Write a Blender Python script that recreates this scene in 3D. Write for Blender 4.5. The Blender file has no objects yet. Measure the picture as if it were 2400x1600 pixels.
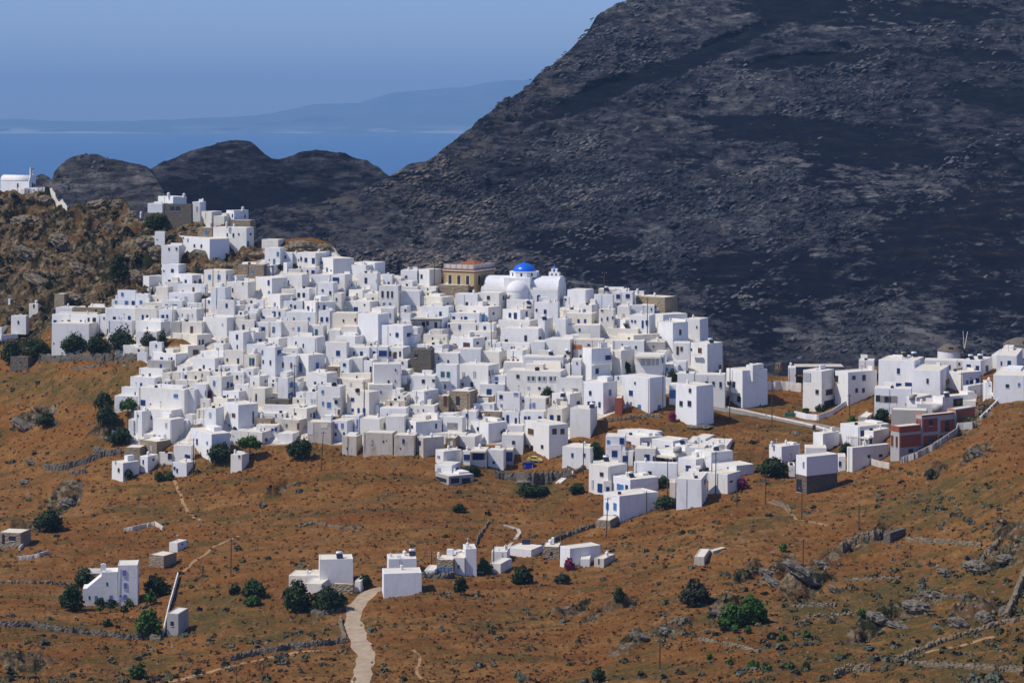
import bpy, bmesh, math, random
import numpy as np
from mathutils import Vector, Matrix
random.seed(7); rng = np.random.default_rng(7)
S = bpy.context.scene
R = math.radians
# ---------------------------------------------------------------- camera, sky, sun, exposure
F = 5000.0; HZ = 288.0; CZ = 200.0            # focal length in photo pixels, horizon row, eye height
cam = bpy.data.cameras.new('camera'); camo = bpy.data.objects.new('camera', cam)
S.collection.objects.link(camo); camo.location = (0, 0, CZ); camo.rotation_euler = (R(90), 0, 0)
cam.sensor_width = 36; cam.lens = 36 * F / 2400; cam.shift_y = -(800 - HZ) / 2400
cam.clip_start = 1; cam.clip_end = 200000; S.camera = camo
SUN_EL = 52.0; SUN_AZ = 20.0                   # sun from the left, a little towards the viewer
sd = Vector((-math.cos(R(SUN_EL)) * math.cos(R(SUN_AZ)), -math.cos(R(SUN_EL)) * math.sin(R(SUN_AZ)), math.sin(R(SUN_EL))))
W = bpy.data.worlds.new('World'); S.world = W; W.use_nodes = True
wn = W.node_tree.nodes; wl = W.node_tree.links
sky = wn.new('ShaderNodeTexSky'); sky.sky_type = 'NISHITA'; sky.sun_disc = False
sky.sun_elevation = R(SUN_EL); sky.sun_rotation = math.atan2(sd.x, sd.y)
sky.altitude = 200; sky.air_density = 1.0; sky.dust_density = 0.1; sky.ozone_density = 8.0
tint = wn.new('ShaderNodeMix'); tint.data_type = 'RGBA'; tint.blend_type = 'MULTIPLY'; tint.inputs[0].default_value = 1; tint.inputs[7].default_value = (1.02, .93, 1.12, 1)
wl.new(sky.outputs[0], tint.inputs[6]); wl.new(tint.outputs[2], wn['Background'].inputs[0]); wn['Background'].inputs[1].default_value = 0.128
sl = bpy.data.lights.new('sun', 'SUN'); sl.energy = 4.6; sl.angle = R(0.53); sl.color = (1.0, 0.94, 0.84)
so = bpy.data.objects.new('sun', sl); S.collection.objects.link(so)
so.rotation_euler = sd.to_track_quat('Z', 'Y').to_euler()
S.view_settings.view_transform = 'Standard'; S.view_settings.look = 'None'
S.view_settings.exposure = -0.12; S.view_settings.gamma = 1.0
S.cycles.max_bounces = 5; S.cycles.diffuse_bounces = 3; S.cycles.volume_bounces = 0
try: S.cycles.use_denoising = True
except Exception: pass

# ---------------------------------------------------------------- helpers
def link(o, parent=None):
    S.collection.objects.link(o)
    if parent: o.parent = parent
    return o
def tag(o, label=None, cat=None, group=None, kind=None):
    if label: o['label'] = label
    if cat: o['category'] = cat
    if group: o['group'] = group
    if kind: o['kind'] = kind
    return o
def empty(name, loc, label, cat, group=None):
    o = bpy.data.objects.new(name, None); o.location = loc; o.empty_display_size = 0.5
    link(o); return tag(o, label, cat, group)
def obj(name, verts, faces, m, parent=None, off=None, smooth=False):
    me = bpy.data.meshes.new(name)
    if off is not None: verts = [(v[0] - off[0], v[1] - off[1], v[2] - off[2]) for v in verts]
    me.from_pydata(verts, [], faces); me.materials.append(m)
    if smooth: me.polygons.foreach_set('use_smooth', [True] * len(me.polygons))
    me.update(); return link(bpy.data.objects.new(name, me), parent)
def bmobj(name, bm, m, parent=None, smooth=False):
    me = bpy.data.meshes.new(name); bm.normal_update(); bm.to_mesh(me); bm.free(); me.materials.append(m)
    if smooth: me.polygons.foreach_set('use_smooth', [True] * len(me.polygons))
    return link(bpy.data.objects.new(name, me), parent)
class MB:                                        # collects shapes into one mesh
    def __init__(s): s.v = []; s.f = []
    def add(s, vs, fs):
        n = len(s.v); s.v += [tuple(p) for p in vs]; s.f += [tuple(i + n for i in f) for f in fs]
    def box(s, a, b):
        x0, y0, z0 = a; x1, y1, z1 = b
        s.add([(x0,y0,z0),(x1,y0,z0),(x1,y1,z0),(x0,y1,z0),(x0,y0,z1),(x1,y0,z1),(x1,y1,z1),(x0,y1,z1)],
              [(0,3,2,1),(4,5,6,7),(0,1,5,4),(1,2,6,5),(2,3,7,6),(3,0,4,7)])
    def hexa(s, q):                              # 8 corners, bottom ring then top ring
        s.add(q, [(0,3,2,1),(4,5,6,7),(0,1,5,4),(1,2,6,5),(2,3,7,6),(3,0,4,7)])
    def tube(s, a, b, ra, rb=None, n=8, cap=True):
        rb = ra if rb is None else rb; a = Vector(a); b = Vector(b); d = (b - a).normalized()
        t = d.cross(Vector((0, 0, 1) if abs(d.z) < .9 else (1, 0, 0))).normalized(); w = d.cross(t)
        A = [a + (t * math.cos(k*2*math.pi/n) + w * math.sin(k*2*math.pi/n)) * ra for k in range(n)]
        B = [b + (t * math.cos(k*2*math.pi/n) + w * math.sin(k*2*math.pi/n)) * rb for k in range(n)]
        fs = [(k, k + n, (k+1) % n + n, (k+1) % n) for k in range(n)]
        if cap: fs += [tuple(range(n)), tuple(range(2*n-1, n-1, -1))]
        s.add(A + B, fs)
    def lathe(s, c, prof, n=16, a0=0, a1=2*math.pi):  # prof: (radius, z) from the bottom up
        full = abs(a1 - a0 - 2*math.pi) < 1e-6; m = n if full else n + 1; vs = []; fs = []
        for r, z in prof:
            for k in range(m):
                a = a0 + (a1 - a0) * k / n; vs.append((c[0] + r*math.cos(a), c[1] + r*math.sin(a), c[2] + z))
        for i in range(len(prof) - 1):
            for k in range(n):
                k2 = (k + 1) % m; fs.append((i*m + k, i*m + k2, (i+1)*m + k2, (i+1)*m + k))
        s.add(vs, fs)
    def build(s, name, m, parent=None, off=None, smooth=False): return obj(name, s.v, s.f, m, parent, off, smooth)

def hsh(ix, iy, iz, seed):
    h = (ix.astype(np.int64) * 374761393 + iy.astype(np.int64) * 668265263 + iz.astype(np.int64) * 1274126177 + seed * 974634777) & 0xffffffff
    h = ((h ^ (h >> 13)) * 1274126177) & 0xffffffff
    return ((h ^ (h >> 16)) & 0xffffff) / float(0xffffff)
def vn(x, y, z=0.0, seed=0):                     # value noise in [-1, 1]
    x, y, z = np.broadcast_arrays(np.asarray(x, float), np.asarray(y, float), np.asarray(z, float))
    ix, iy, iz = np.floor(x), np.floor(y), np.floor(z); fx, fy, fz = x - ix, y - iy, z - iz
    fx, fy, fz = [t*t*t*(t*(t*6 - 15) + 10) for t in (fx, fy, fz)]
    r = 0
    for dx in (0, 1):
        for dy in (0, 1):
            for dz in (0, 1):
                r = r + hsh(ix+dx, iy+dy, iz+dz, seed) * (fx if dx else 1-fx) * (fy if dy else 1-fy) * (fz if dz else 1-fz)
    return r * 2 - 1
def fbm(x, y, z=0.0, o=4, seed=0, ridge=False):
    t = 0; a = 1; f = 1; s = 0
    for k in range(o):
        n = vn(np.asarray(x)*f, np.asarray(y)*f, np.asarray(z)*f, seed + k)
        t = t + a * ((1 - 2*np.abs(n)) if ridge else n); s += a; a *= .5; f *= 2.03
    return t / s
def sstep(a, b, x): t = np.clip((x - a) / (b - a), 0, 1); return t*t*(3 - 2*t)
def PX(u, v, Y): return Vector(((u - 1200) * Y / F, Y, CZ - (v - HZ) * Y / F))

# depth of the ground along each sight line: thin-plate surface through surveyed points (photo x, photo y, metres away)
CP = [(-600,1700,400),(0,1600,430),(600,1600,415),(1200,1600,402),(1800,1600,372),(2400,1600,345),(3000,1600,330),(1200,1900,330),(0,1900,350),(2400,1900,270),
 (0,1400,500),(600,1400,485),(1000,1380,480),(1600,1380,462),(2400,1380,412),(0,1230,585),(600,1230,560),(1200,1280,528),(1700,1230,520),(2400,1230,455),
 (0,1080,645),(400,1100,612),(800,1070,606),(1200,1090,602),(1500,1160,566),(1800,1110,572),(2100,1060,572),(2400,1050,520),(2400,930,600),
 (0,900,690),(350,900,650),(650,900,641),(950,900,640),(1300,900,642),(1650,950,634),(1900,985,628),(2150,900,645),(2400,880,650),
 (0,760,726),(350,760,682),(650,760,675),(950,760,674),(1300,760,676),(1600,800,672),(1900,870,672),(2200,850,675),(2500,840,675),
 (0,640,752),(300,600,742),(600,640,706),(900,650,704),(1200,680,702),(0,450,790),(200,470,780),(420,520,752),(640,560,728),(-600,450,800),(-600,900,720),(3000,880,650),(3000,1200,430)]
cp = np.array(CP, float); A = cp[:, :2] / 1000.0
def tk(r2): return np.where(r2 > 0, r2 * np.log(np.maximum(r2, 1e-12)) * .5, 0)
n_ = len(cp); K = tk(((A[:, None] - A[None]) ** 2).sum(2)) + np.eye(n_) * 2e-4; Q = np.c_[np.ones(n_), A]
sol = np.linalg.solve(np.block([[K, Q], [Q.T, np.zeros((3, 3))]]), np.r_[cp[:, 2], 0, 0, 0])
def Yf(u, v):
    u = np.asarray(u, float); v = np.asarray(v, float); sh = np.broadcast(u, v).shape
    p = np.c_[np.broadcast_to(u, sh).ravel(), np.broadcast_to(v, sh).ravel()] / 1000.0; out = np.empty(len(p))
    for i in range(0, len(p), 20000):
        q = p[i:i+20000]; out[i:i+20000] = tk(((q[:, None] - A[None]) ** 2).sum(2)) @ sol[:n_] + np.c_[np.ones(len(q)), q] @ sol[n_:]
    return out.reshape(sh)
CR = np.array([(-900,450),(0,447),(60,446),(106,446),(125,462),(150,472),(175,470),(190,466),(240,461),(275,463),(295,478),(318,500),(340,510),(400,525),(470,520),(520,530),(560,545),(600,560),(640,570),(665,560),(700,558),(745,560),(780,572),(792,588),(830,612),(900,632),(960,640),(1020,660),(1150,672),(1330,690),(1560,735),(1640,775),(1665,808),(1700,852),(1790,874),(1850,880),(1950,874),(2050,858),(2200,842),(2400,835),(3200,830)], float)
def crest(u): return np.interp(u, CR[:, 0], CR[:, 1])
def ell(u, v, L):
    m = np.zeros(np.broadcast(u, v).shape)
    for cx, cy, rx, ry, rot in L:
        c, s = math.cos(R(rot)), math.sin(R(rot)); a = ((u-cx)*c + (v-cy)*s)/rx; b = (-(u-cx)*s + (v-cy)*c)/ry
        m = np.maximum(m, 1 - sstep(.45, 1.25, np.sqrt(a*a + b*b)))
    return m
ROCKE = [(80,980,75,16,-28),(250,1010,50,28,-10),(150,1170,60,30,-35),(300,1090,60,16,-35),(1890,1350,90,24,-34),(1830,1330,60,18,-34),(1960,1300,60,18,-30),(2120,1430,110,30,-24),
 (2050,1470,80,25,-24),(2330,1310,90,30,-10),(2280,1440,90,26,-25),(2380,1250,60,25,0),(2040,1270,60,18,-20),(1900,1380,60,14,-30),(2290,1065,50,14,-30),(2200,1110,40,12,-30),(2290,980,60,18,-38),(1570,1480,60,20,-22),
 (1690,1430,50,10,-20),(1470,1520,60,14,-25),(650,1150,40,10,-30),(60,1560,100,18,0),(60,1240,50,16,-10),(440,1020,60,14,-20),(1260,1130,40,14,0),(1340,1430,60,14,-25),(1420,1430,70,10,-22),(1750,1350,40,12,-30)]
GREENE = [(2150,1440,420,130,-12),(2250,1560,300,60,0),(1500,1575,220,26,-6),(60,740,160,40,0),(300,900,240,40,-8),(60,900,120,30,0),(520,1440,120,70,0),(650,1470,150,50,0),(1250,1140,90,26,0),(1290,1180,60,22,-25),(1900,1000,70,22,0),(1960,1430,200,60,-10),(2000,1540,260,50,-8),(2300,1540,200,50,0),(1700,1440,90,40,-20),
 (320,1550,160,26,0),(120,1480,140,30,0),(1780,1230,120,30,-15),(1650,1090,80,30,0),(2200,1180,200,60,-15),(1230,1440,80,20,0),(470,700,80,20,0)]
def masks(u, v):
    cas = sstep(905, 700, v + np.maximum(0, u - 420) * 1.1 + 60*vn(u/60, v/60, seed=3)) * sstep(860, 760, u)
    rock = np.maximum(cas, ell(u, v, ROCKE)); green = ell(u, v, GREENE)
    tl = np.interp(v, [560,640,720,800,850,900,980,1040,1090], [620,560,300,230,345,310,300,290,330])
    tr = np.interp(v, [560,640,720,800,850,900,940,980,1040,1090], [700,1300,1560,1680,1680,1640,1500,1400,1320,1180])
    town = sstep(-15, 30, u - tl) * sstep(-15, 30, tr - u) * sstep(1052, 1018, v) * sstep(560, 600, v)
    town = town * (1 - .9*ell(u, v, [(560,600,60,30,0),(400,800,110,14,0),(720,1050,60,22,0),(700,560,90,22,0)]))
    return rock * (1 - town), green, town
ROADS = [ # photo polylines: points, half width in metres
 ([(845,1640),(848,1600),(852,1560),(858,1530),(845,1512),(832,1480),(826,1450),(832,1425),(850,1402),(872,1385),(900,1378)], 2.3),
 ([(1640,950),(1680,957),(1740,966),(1800,977),(1860,988),(1920,1000),(1975,1013),(2010,1012)], 2.2)]
def road_mask(u, v):
    m = np.zeros(np.broadcast(u, v).shape)
    for pts, hw in ROADS:
        for (a, b), (c, d) in zip(pts, pts[1:]):
            dx, dy = c - a, d - b; t = np.clip(((u-a)*dx + (v-b)*dy) / (dx*dx + dy*dy), 0, 1)
            m = np.maximum(m, 1 - sstep(16, 34, np.hypot(u - a - t*dx, (v - b - t*dy)*1.6)))
    return m
def disp(x, y, rock, town, road):                # height added to the smooth ground
    g = .75*fbm(x/9, y/9, o=4, seed=11) + .17*fbm(x/1.4, y/1.4, o=2, seed=21)
    terr = .32*np.sin((y + 7*vn(x/40, y/40, seed=5)) * .62 + x*.03) * sstep(-.1, .4, vn(x/60+3, y/60, seed=6))
    r = 4.2*fbm(x/16, y/12, o=3, seed=35, ridge=True) + 1.3*fbm(x/6, y/5, o=5, seed=31, ridge=True) + .5*fbm(x/1.6, y/1.3, o=3, seed=41, ridge=True) - .8 - 1.5*sstep(660, 715, y)
    return ((g + terr) * (1 - rock) + r * rock) * (1 - .9*town) * (1 - .97*road) - 1.3*town
def G(u, v):                                     # a point on the finished ground
    Y = float(Yf(u, v)); p = PX(u, v, Y); rk, gr, tw = masks(np.array([u], float), np.array([v], float)); rd = road_mask(np.array([u], float), np.array([v], float))
    p.z += float(disp(np.array([p.x]), np.array([p.y]), rk, tw, rd)[0]); return p

# ---------------------------------------------------------------- materials
def mat(name, col=None, rough=.85, spec=.25):
    m = bpy.data.materials.new(name); m.use_nodes = True; b = m.node_tree.nodes['Principled BSDF']
    b.inputs['Roughness'].default_value = rough; b.inputs['Specular IOR Level'].default_value = spec
    if col: b.inputs['Base Color'].default_value = (*col, 1)
    return m, m.node_tree.nodes, m.node_tree.links, b
def ramp(nd, stops):
    r = nd.new('ShaderNodeValToRGB'); e = r.color_ramp.elements
    while len(e) < len(stops): e.new(.5)
    for k, (p, c) in enumerate(stops): e[k].position = p; e[k].color = (*c, 1) if len(c) == 3 else c
    return r
def noise(nd, lk, vec, scale, detail=4, rough=.6):
    n = nd.new('ShaderNodeTexNoise'); n.inputs['Scale'].default_value = scale; n.inputs['Detail'].default_value = detail
    n.inputs['Roughness'].default_value = rough; lk.new(vec, n.inputs['Vector']); return n.outputs[0]
def mix(nd, lk, f, a, b, mode='MIX'):
    m = nd.new('ShaderNodeMix'); m.data_type = 'RGBA'; m.blend_type = mode
    for v, i in ((f, 0), (a, 6), (b, 7)):
        if isinstance(v, (int, float)): m.inputs[i].default_value = v
        elif isinstance(v, tuple): m.inputs[i].default_value = (*v, 1)
        else: lk.new(v, m.inputs[i])
    return m.outputs[2]
def mrange(nd, lk, v, a, b, c=0, d=1):
    m = nd.new('ShaderNodeMapRange'); m.inputs[1].default_value = a; m.inputs[2].default_value = b; m.inputs[3].default_value = c; m.inputs[4].default_value = d
    lk.new(v, m.inputs[0]); return m.outputs[0]
def geo(nd): return nd.new('ShaderNodeNewGeometry').outputs['Position']
def bump(nd, lk, b, h, st, dist=.3):
    n = nd.new('ShaderNodeBump'); n.inputs['Strength'].default_value = st; n.inputs['Distance'].default_value = dist
    lk.new(h, n.inputs['Height']); lk.new(n.outputs[0], b.inputs['Normal'])
def stretch(nd, lk, vec, s, rot=(0,0,0)):
    m = nd.new('ShaderNodeMapping'); m.inputs['Scale'].default_value = s; m.inputs['Rotation'].default_value = rot; lk.new(vec, m.inputs[0]); return m.outputs[0]
def wallmat(name, col, stain, amt=.35, tint=.06, rough=.9):
    m, nd, lk, b = mat(name, None, rough, .15); p = geo(nd)
    oi = nd.new('ShaderNodeObjectInfo').outputs['Random']
    c = mix(nd, lk, mrange(nd, lk, oi, .35, 1, 0, tint*6), col, tuple(x*y for x, y in zip(col, (.90, .85, .74))))
    c = mix(nd, lk, mrange(nd, lk, oi, .25, 0, 0, min(.9, tint*5)), c, tuple(x*y for x, y in zip(col, (.82, .83, .85))))
    f = mrange(nd, lk, noise(nd, lk, stretch(nd, lk, p, (1, 1, .35)), .55, 6, .7), .50, .78, 0, amt)
    c = mix(nd, lk, f, c, stain)
    f2 = mrange(nd, lk, noise(nd, lk, p, 2.3, 5, .75), .58, .8, 0, amt*.8)
    c = mix(nd, lk, f2, c, tuple(x*.8 for x in stain)); lk.new(c, b.inputs['Base Color'])
    bump(nd, lk, b, noise(nd, lk, p, 1.7, 5, .7), .35, .12); return m
def stonemat(name, c1, c2, c3, sc=1.6):
    m, nd, lk, b = mat(name, None, .95, .1); p = geo(nd)
    v = nd.new('ShaderNodeTexVoronoi'); v.inputs['Scale'].default_value = sc; lk.new(stretch(nd, lk, p, (1, 1, 1.7)), v.inputs['Vector'])
    c = mix(nd, lk, v.outputs['Color'], c1, c2); n = noise(nd, lk, p, .5, 5)
    c = mix(nd, lk, mrange(nd, lk, n, .4, .7), c, c3); lk.new(c, b.inputs['Base Color'])
    bump(nd, lk, b, v.outputs['Distance'], .8, .25); return m
M = {}
M['w'] = wallmat('whitewash', (.78,.77,.75), (.52,.47,.40), .55, .10)
M['c'] = wallmat('cream_plaster', (.74,.69,.60), (.46,.38,.28), .5)
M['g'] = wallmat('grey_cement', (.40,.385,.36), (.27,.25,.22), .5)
M['y'] = wallmat('ochre_plaster', (.44,.33,.16), (.42,.30,.13), .4, .02)
M['o'] = wallmat('orange_plaster', (.55,.17,.05), (.4,.14,.06), .3, .02)
M['s'] = stonemat('tan_stone', (.36,.28,.19), (.22,.165,.11), (.30,.25,.18))
M['k'] = stonemat('dark_and_shaded_stone', (.17,.155,.13), (.10,.09,.075), (.15,.12,.085))  # also used where a wall's shade is put into its colour
M['e'] = wallmat('weathered_plaster', (.56,.50,.42), (.24,.18,.12), .9)
M['roof'] = wallmat('roof_lime', (.72,.655,.54), (.50,.42,.31), .55, .08)
def brickmat():
    m, nd, lk, b = mat('clay_block', None, .9, .1); p = geo(nd); br = nd.new('ShaderNodeTexBrick'); br.inputs['Scale'].default_value = 2.2
    sx = nd.new('ShaderNodeSeparateXYZ'); lk.new(p, sx.inputs[0]); cx = nd.new('ShaderNodeCombineXYZ')
    ad = nd.new('ShaderNodeMath'); lk.new(sx.outputs[0], ad.inputs[0]); lk.new(sx.outputs[1], ad.inputs[1]); lk.new(ad.outputs[0], cx.inputs[0]); lk.new(sx.outputs[2], cx.inputs[1])
    lk.new(cx.outputs[0], br.inputs['Vector']); br.inputs['Color1'].default_value = (.36,.095,.055,1); br.inputs['Color2'].default_value = (.27,.07,.045,1); br.inputs['Mortar'].default_value = (.22,.1,.075,1); br.inputs['Mortar Size'].default_value = .012
    lk.new(br.outputs[0], b.inputs['Base Color']); return m
M['r'] = brickmat()
def paint(name, col, rough=.55):
    m, nd, lk, b = mat(name, None, rough, .35); p = geo(nd)
    c = mix(nd, lk, mrange(nd, lk, noise(nd, lk, stretch(nd, lk, p, (6, 6, .8)), 2, 3), .4, .7), col, tuple(x*.72 for x in col)); lk.new(c, b.inputs['Base Color']); return m
WC = {'b': paint('blue_paint', (.010,.040,.16)), 'l': paint('pale_blue_paint', (.075,.20,.42)), 'd': paint('dark_opening', (.030,.032,.045), .3), 'n': paint('brown_wood', (.10,.045,.025)),
 'g': paint('grey_paint', (.42,.43,.46)), 't': paint('green_paint', (.03,.13,.14)), 'p': paint('lavender_paint', (.19,.20,.46)), 'r': paint('dark_red_paint', (.16,.025,.02)), 'h': paint('recess_shade_paint', (.30,.27,.24)), 'v': paint('navy_paint', (.014,.02,.10)),  # the recess tone is shade put into the colour of a flat panel
 'k': M['g'], 'o': M['o'], 'w': M['w'], 'x': M['r'], 'c': M['c']}
M['wood'] = paint('weathered_wood', (.075,.055,.042), .9); M['metal'] = mat('galvanised_metal', (.55,.56,.58), .3, .5)[0]; M['tank'] = mat('white_enamel', (.78,.79,.80), .3, .5)[0]
M['black'] = paint('black_board', (.012,.011,.014), .5); M['gold'] = mat('gold_lettering', (.30,.22,.08), .5, .4)[0]; M['panel'] = mat('solar_glass', (.02,.025,.04), .12, .6)[0]
M['tile'] = stonemat('clay_roof_tile', (.34,.13,.065), (.25,.09,.05), (.30,.12,.06), 3.0)
def domemat():
    m, nd, lk, b = mat('blue_dome_enamel', None, .32, .5); p = geo(nd)
    lk.new(mix(nd, lk, mrange(nd, lk, noise(nd, lk, p, .8, 4), .4, .7), (.012,.13,.62), (.014,.11,.50)), b.inputs['Base Color']); return m
M['dome'] = domemat()
def leafmat(name, a, b_, c_):
    m, nd, lk, b = mat(name, None, .7, .2); p = geo(nd); oi = nd.new('ShaderNodeObjectInfo').outputs['Random']
    c = mix(nd, lk, mrange(nd, lk, noise(nd, lk, p, 1.1, 3), .35, .65), a, b_); c = mix(nd, lk, mrange(nd, lk, noise(nd, lk, p, 3.1, 2), .55, .75), c, c_)
    c = mix(nd, lk, mrange(nd, lk, oi, 0, 1, 0, .45), c, tuple(x*.6 for x in a)); lk.new(c, b.inputs['Base Color'])
    return m
M['leaf'] = leafmat('dark_foliage', (.022,.042,.014), (.034,.060,.018), (.058,.080,.024))
M['leaf2'] = leafmat('bright_foliage', (.035,.085,.014), (.055,.115,.018), (.075,.13,.025))
M['leaf3'] = leafmat('grey_foliage', (.035,.042,.024), (.05,.055,.032), (.07,.07,.045))
M['pink'] = leafmat('bougainvillea_bloom', (.22,.02,.09), (.28,.03,.12), (.05,.06,.02))
M['scrub'] = leafmat('scrub_leaves', (.085,.080,.032), (.11,.092,.045), (.16,.12,.055))
M['stone'] = stonemat('field_stone', (.26,.215,.155), (.12,.098,.07), (.20,.145,.08), 2.0)

def groundmat():
    m, nd, lk, b = mat('dry_hillside', None, .98, .05); p = geo(nd)
    at = nd.new('ShaderNodeAttribute'); at.attribute_name = 'mask'; sp = nd.new('ShaderNodeSeparateColor'); lk.new(at.outputs['Color'], sp.inputs[0])
    n1 = noise(nd, lk, p, .035, 6, .62); n2 = noise(nd, lk, p, .22, 6, .68); n3 = noise(nd, lk, stretch(nd, lk, p, (1, 1, 1.6)), 1.5, 4, .7)
    c = mix(nd, lk, mrange(nd, lk, n1, .38, .64), (.205,.084,.022), (.262,.126,.039))
    c = mix(nd, lk, mrange(nd, lk, n2, .46, .70), c, (.170,.064,.016)); c = mix(nd, lk, mrange(nd, lk, n2, .46, .30, 0, .75), c, (.29,.155,.060))
    n6 = noise(nd, lk, stretch(nd, lk, p, (.45, 1.3, 1)), .055, 6, .72); c = mix(nd, lk, mrange(nd, lk, n6, .50, .62, 0, .85), c, (.160,.056,.014)); c = mix(nd, lk, mrange(nd, lk, n6, .44, .34, 0, .8), c, (.150,.085,.030))
    n4 = noise(nd, lk, stretch(nd, lk, p, (.5, 1.5, 1)), .11, 5, .7); c = mix(nd, lk, mrange(nd, lk, n4, .50, .62, 0, .85), c, (.088,.066,.021))
    gr = nd.new('ShaderNodeMath'); gr.operation = 'MULTIPLY'; lk.new(sp.outputs[1], gr.inputs[0]); lk.new(mrange(nd, lk, n2, .36, .60), gr.inputs[1])
    c = mix(nd, lk, gr.outputs[0], c, (.082,.066,.020))
    n5 = noise(nd, lk, p, .7, 7, .78); c = mix(nd, lk, mrange(nd, lk, n5, .52, .66, 0, .8), c, (.085,.048,.018)); c = mix(nd, lk, mrange(nd, lk, n3, .54, .70, 0, .8), c, (.065,.045,.018)); c = mix(nd, lk, mrange(nd, lk, n3, .45, .28, 0, .75), c, (.33,.20,.095))
    # rock
    rn = noise(nd, lk, p, .6, 8, .72); rc = ramp(nd, [(.36,(.016,.013,.010)),(.46,(.085,.060,.033)),(.55,(.18,.132,.078)),(.69,(.33,.265,.175))]); lk.new(rn, rc.inputs[0])
    tuft = mix(nd, lk, mrange(nd, lk, noise(nd, lk, p, .16, 6, .72), .50, .58), rc.outputs[0], (.11,.060,.026))
    tuft = mix(nd, lk, mrange(nd, lk, noise(nd, lk, stretch(nd, lk, p, (1.3, 1, 1)), .12, 6, .74), .50, .58), tuft, (.022,.024,.012))
    rm = nd.new('ShaderNodeMath'); rm.operation = 'ADD'; lk.new(sp.outputs[0], rm.inputs[0]); lk.new(mrange(nd, lk, noise(nd, lk, p, .3, 6, .7), .3, .7, -.35, .35), rm.inputs[1])
    c = mix(nd, lk, mrange(nd, lk, rm.outputs[0], .42, .60), c, tuft)
    # lanes between the houses
    tn = mix(nd, lk, mrange(nd, lk, noise(nd, lk, p, .5, 5, .7), .42, .6), (.70,.66,.59), (.50,.43,.33))
    c = mix(nd, lk, mrange(nd, lk, sp.outputs[2], .3, .7), c, tn); lk.new(c, b.inputs['Base Color'])
    bump(nd, lk, b, noise(nd, lk, p, 1.1, 8, .75), .9, .5); return m
M['ground'] = groundmat()
def mountmat():
    m, nd, lk, b = mat('schist_mountain', None, .98, .05); p = geo(nd); q = stretch(nd, lk, p, (.5, .4, 1.7), (0, R(18), 0))
    at = nd.new('ShaderNodeAttribute'); at.attribute_name = 'mask'; sp = nd.new('ShaderNodeSeparateColor'); lk.new(at.outputs['Color'], sp.inputs[0])
    def add(x, y):
        t = nd.new('ShaderNodeMath'); t.operation = 'ADD'; lk.new(x, t.inputs[0]); lk.new(y, t.inputs[1]); return t.outputs[0]
    big = noise(nd, lk, q, .0095, 7, .68); rn = noise(nd, lk, q, .13, 10, .80)
    vo = nd.new('ShaderNodeTexVoronoi'); vo.inputs['Scale'].default_value = .20; lk.new(stretch(nd, lk, p, (.6, .5, 1.6), (0, R(18), 0)), vo.inputs['Vector'])
    vs_ = nd.new('ShaderNodeSeparateColor'); lk.new(vo.outputs['Color'], vs_.inputs[0])
    rr = add(rn, mrange(nd, lk, vs_.outputs[0], 0, 1, -.06, .06)); rr = add(rr, mrange(nd, lk, big, .3, .7, -.13, .13))
    rc = ramp(nd, [(.34,(.009,.010,.018)),(.45,(.028,.028,.039)),(.53,(.058,.056,.065)),(.61,(.112,.106,.106)),(.71,(.24,.22,.20))]); lk.new(rr, rc.inputs[0])  # crevice shade and light facets are put into the rock colour
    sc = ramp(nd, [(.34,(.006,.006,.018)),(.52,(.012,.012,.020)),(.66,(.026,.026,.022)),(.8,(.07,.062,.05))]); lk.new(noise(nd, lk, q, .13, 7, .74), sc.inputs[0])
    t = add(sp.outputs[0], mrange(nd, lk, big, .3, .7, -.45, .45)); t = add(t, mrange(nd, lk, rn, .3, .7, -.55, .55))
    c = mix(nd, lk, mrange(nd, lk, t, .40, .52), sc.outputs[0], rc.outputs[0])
    tm_ = nd.new('ShaderNodeMath'); tm_.operation = 'MULTIPLY'; lk.new(sp.outputs[1], tm_.inputs[0]); lk.new(mrange(nd, lk, rn, .40, .62, .0, .9), tm_.inputs[1]); c = mix(nd, lk, tm_.outputs[0], c, (.075,.045,.024)); wm = nd.new('ShaderNodeMath'); wm.operation = 'MULTIPLY'; lk.new(sp.outputs[2], wm.inputs[0]); lk.new(mrange(nd, lk, rr, .46, .60), wm.inputs[1])
    c = mix(nd, lk, wm.outputs[0], c, (.13,.108,.085)); lk.new(c, b.inputs['Base Color'])
    bump(nd, lk, b, rr, 1.0, 6.0); return m
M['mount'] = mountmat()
# ---------------------------------------------------------------- ground, hills, sea
def gridmesh(name, X, Y, Z, m, mask=None, kind='structure', label=None):
    nr, nc = X.shape; me = bpy.data.meshes.new(name); me.vertices.add(nr*nc)
    me.vertices.foreach_set('co', np.stack([X, Y, Z], -1).astype(np.float32).ravel())
    i = np.arange(nr*nc).reshape(nr, nc); f = np.stack([i[:-1,:-1], i[:-1,1:], i[1:,1:], i[1:,:-1]], -1).reshape(-1, 4)
    me.loops.add(f.size); me.polygons.add(len(f)); me.loops.foreach_set('vertex_index', f.ravel().astype(np.int32))
    me.polygons.foreach_set('loop_start', np.arange(0, f.size, 4, dtype=np.int32)); me.polygons.foreach_set('use_smooth', np.ones(len(f), bool))
    me.update(); me.validate(); me.materials.append(m)
    if mask is not None:
        a = me.color_attributes.new('mask', 'FLOAT_COLOR', 'POINT'); q = np.ones((nr*nc, 4), np.float32)
        for k, t in enumerate(mask): q[:, k] = t.ravel()
        a.data.foreach_set('color', q.ravel())
    o = link(bpy.data.objects.new(name, me)); return tag(o, label, None, None, kind)
us = np.r_[np.linspace(-800, -30, 60), np.linspace(-26, 2426, 720), np.linspace(2432, 3200, 60)]
ts = np.r_[np.linspace(0, .16, 30)[:-1], np.linspace(.16, 1, 380)]
U, T = np.meshgrid(us, ts); V = 1850 + (crest(U) - 1850) * T; Y = Yf(U, V)
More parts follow.
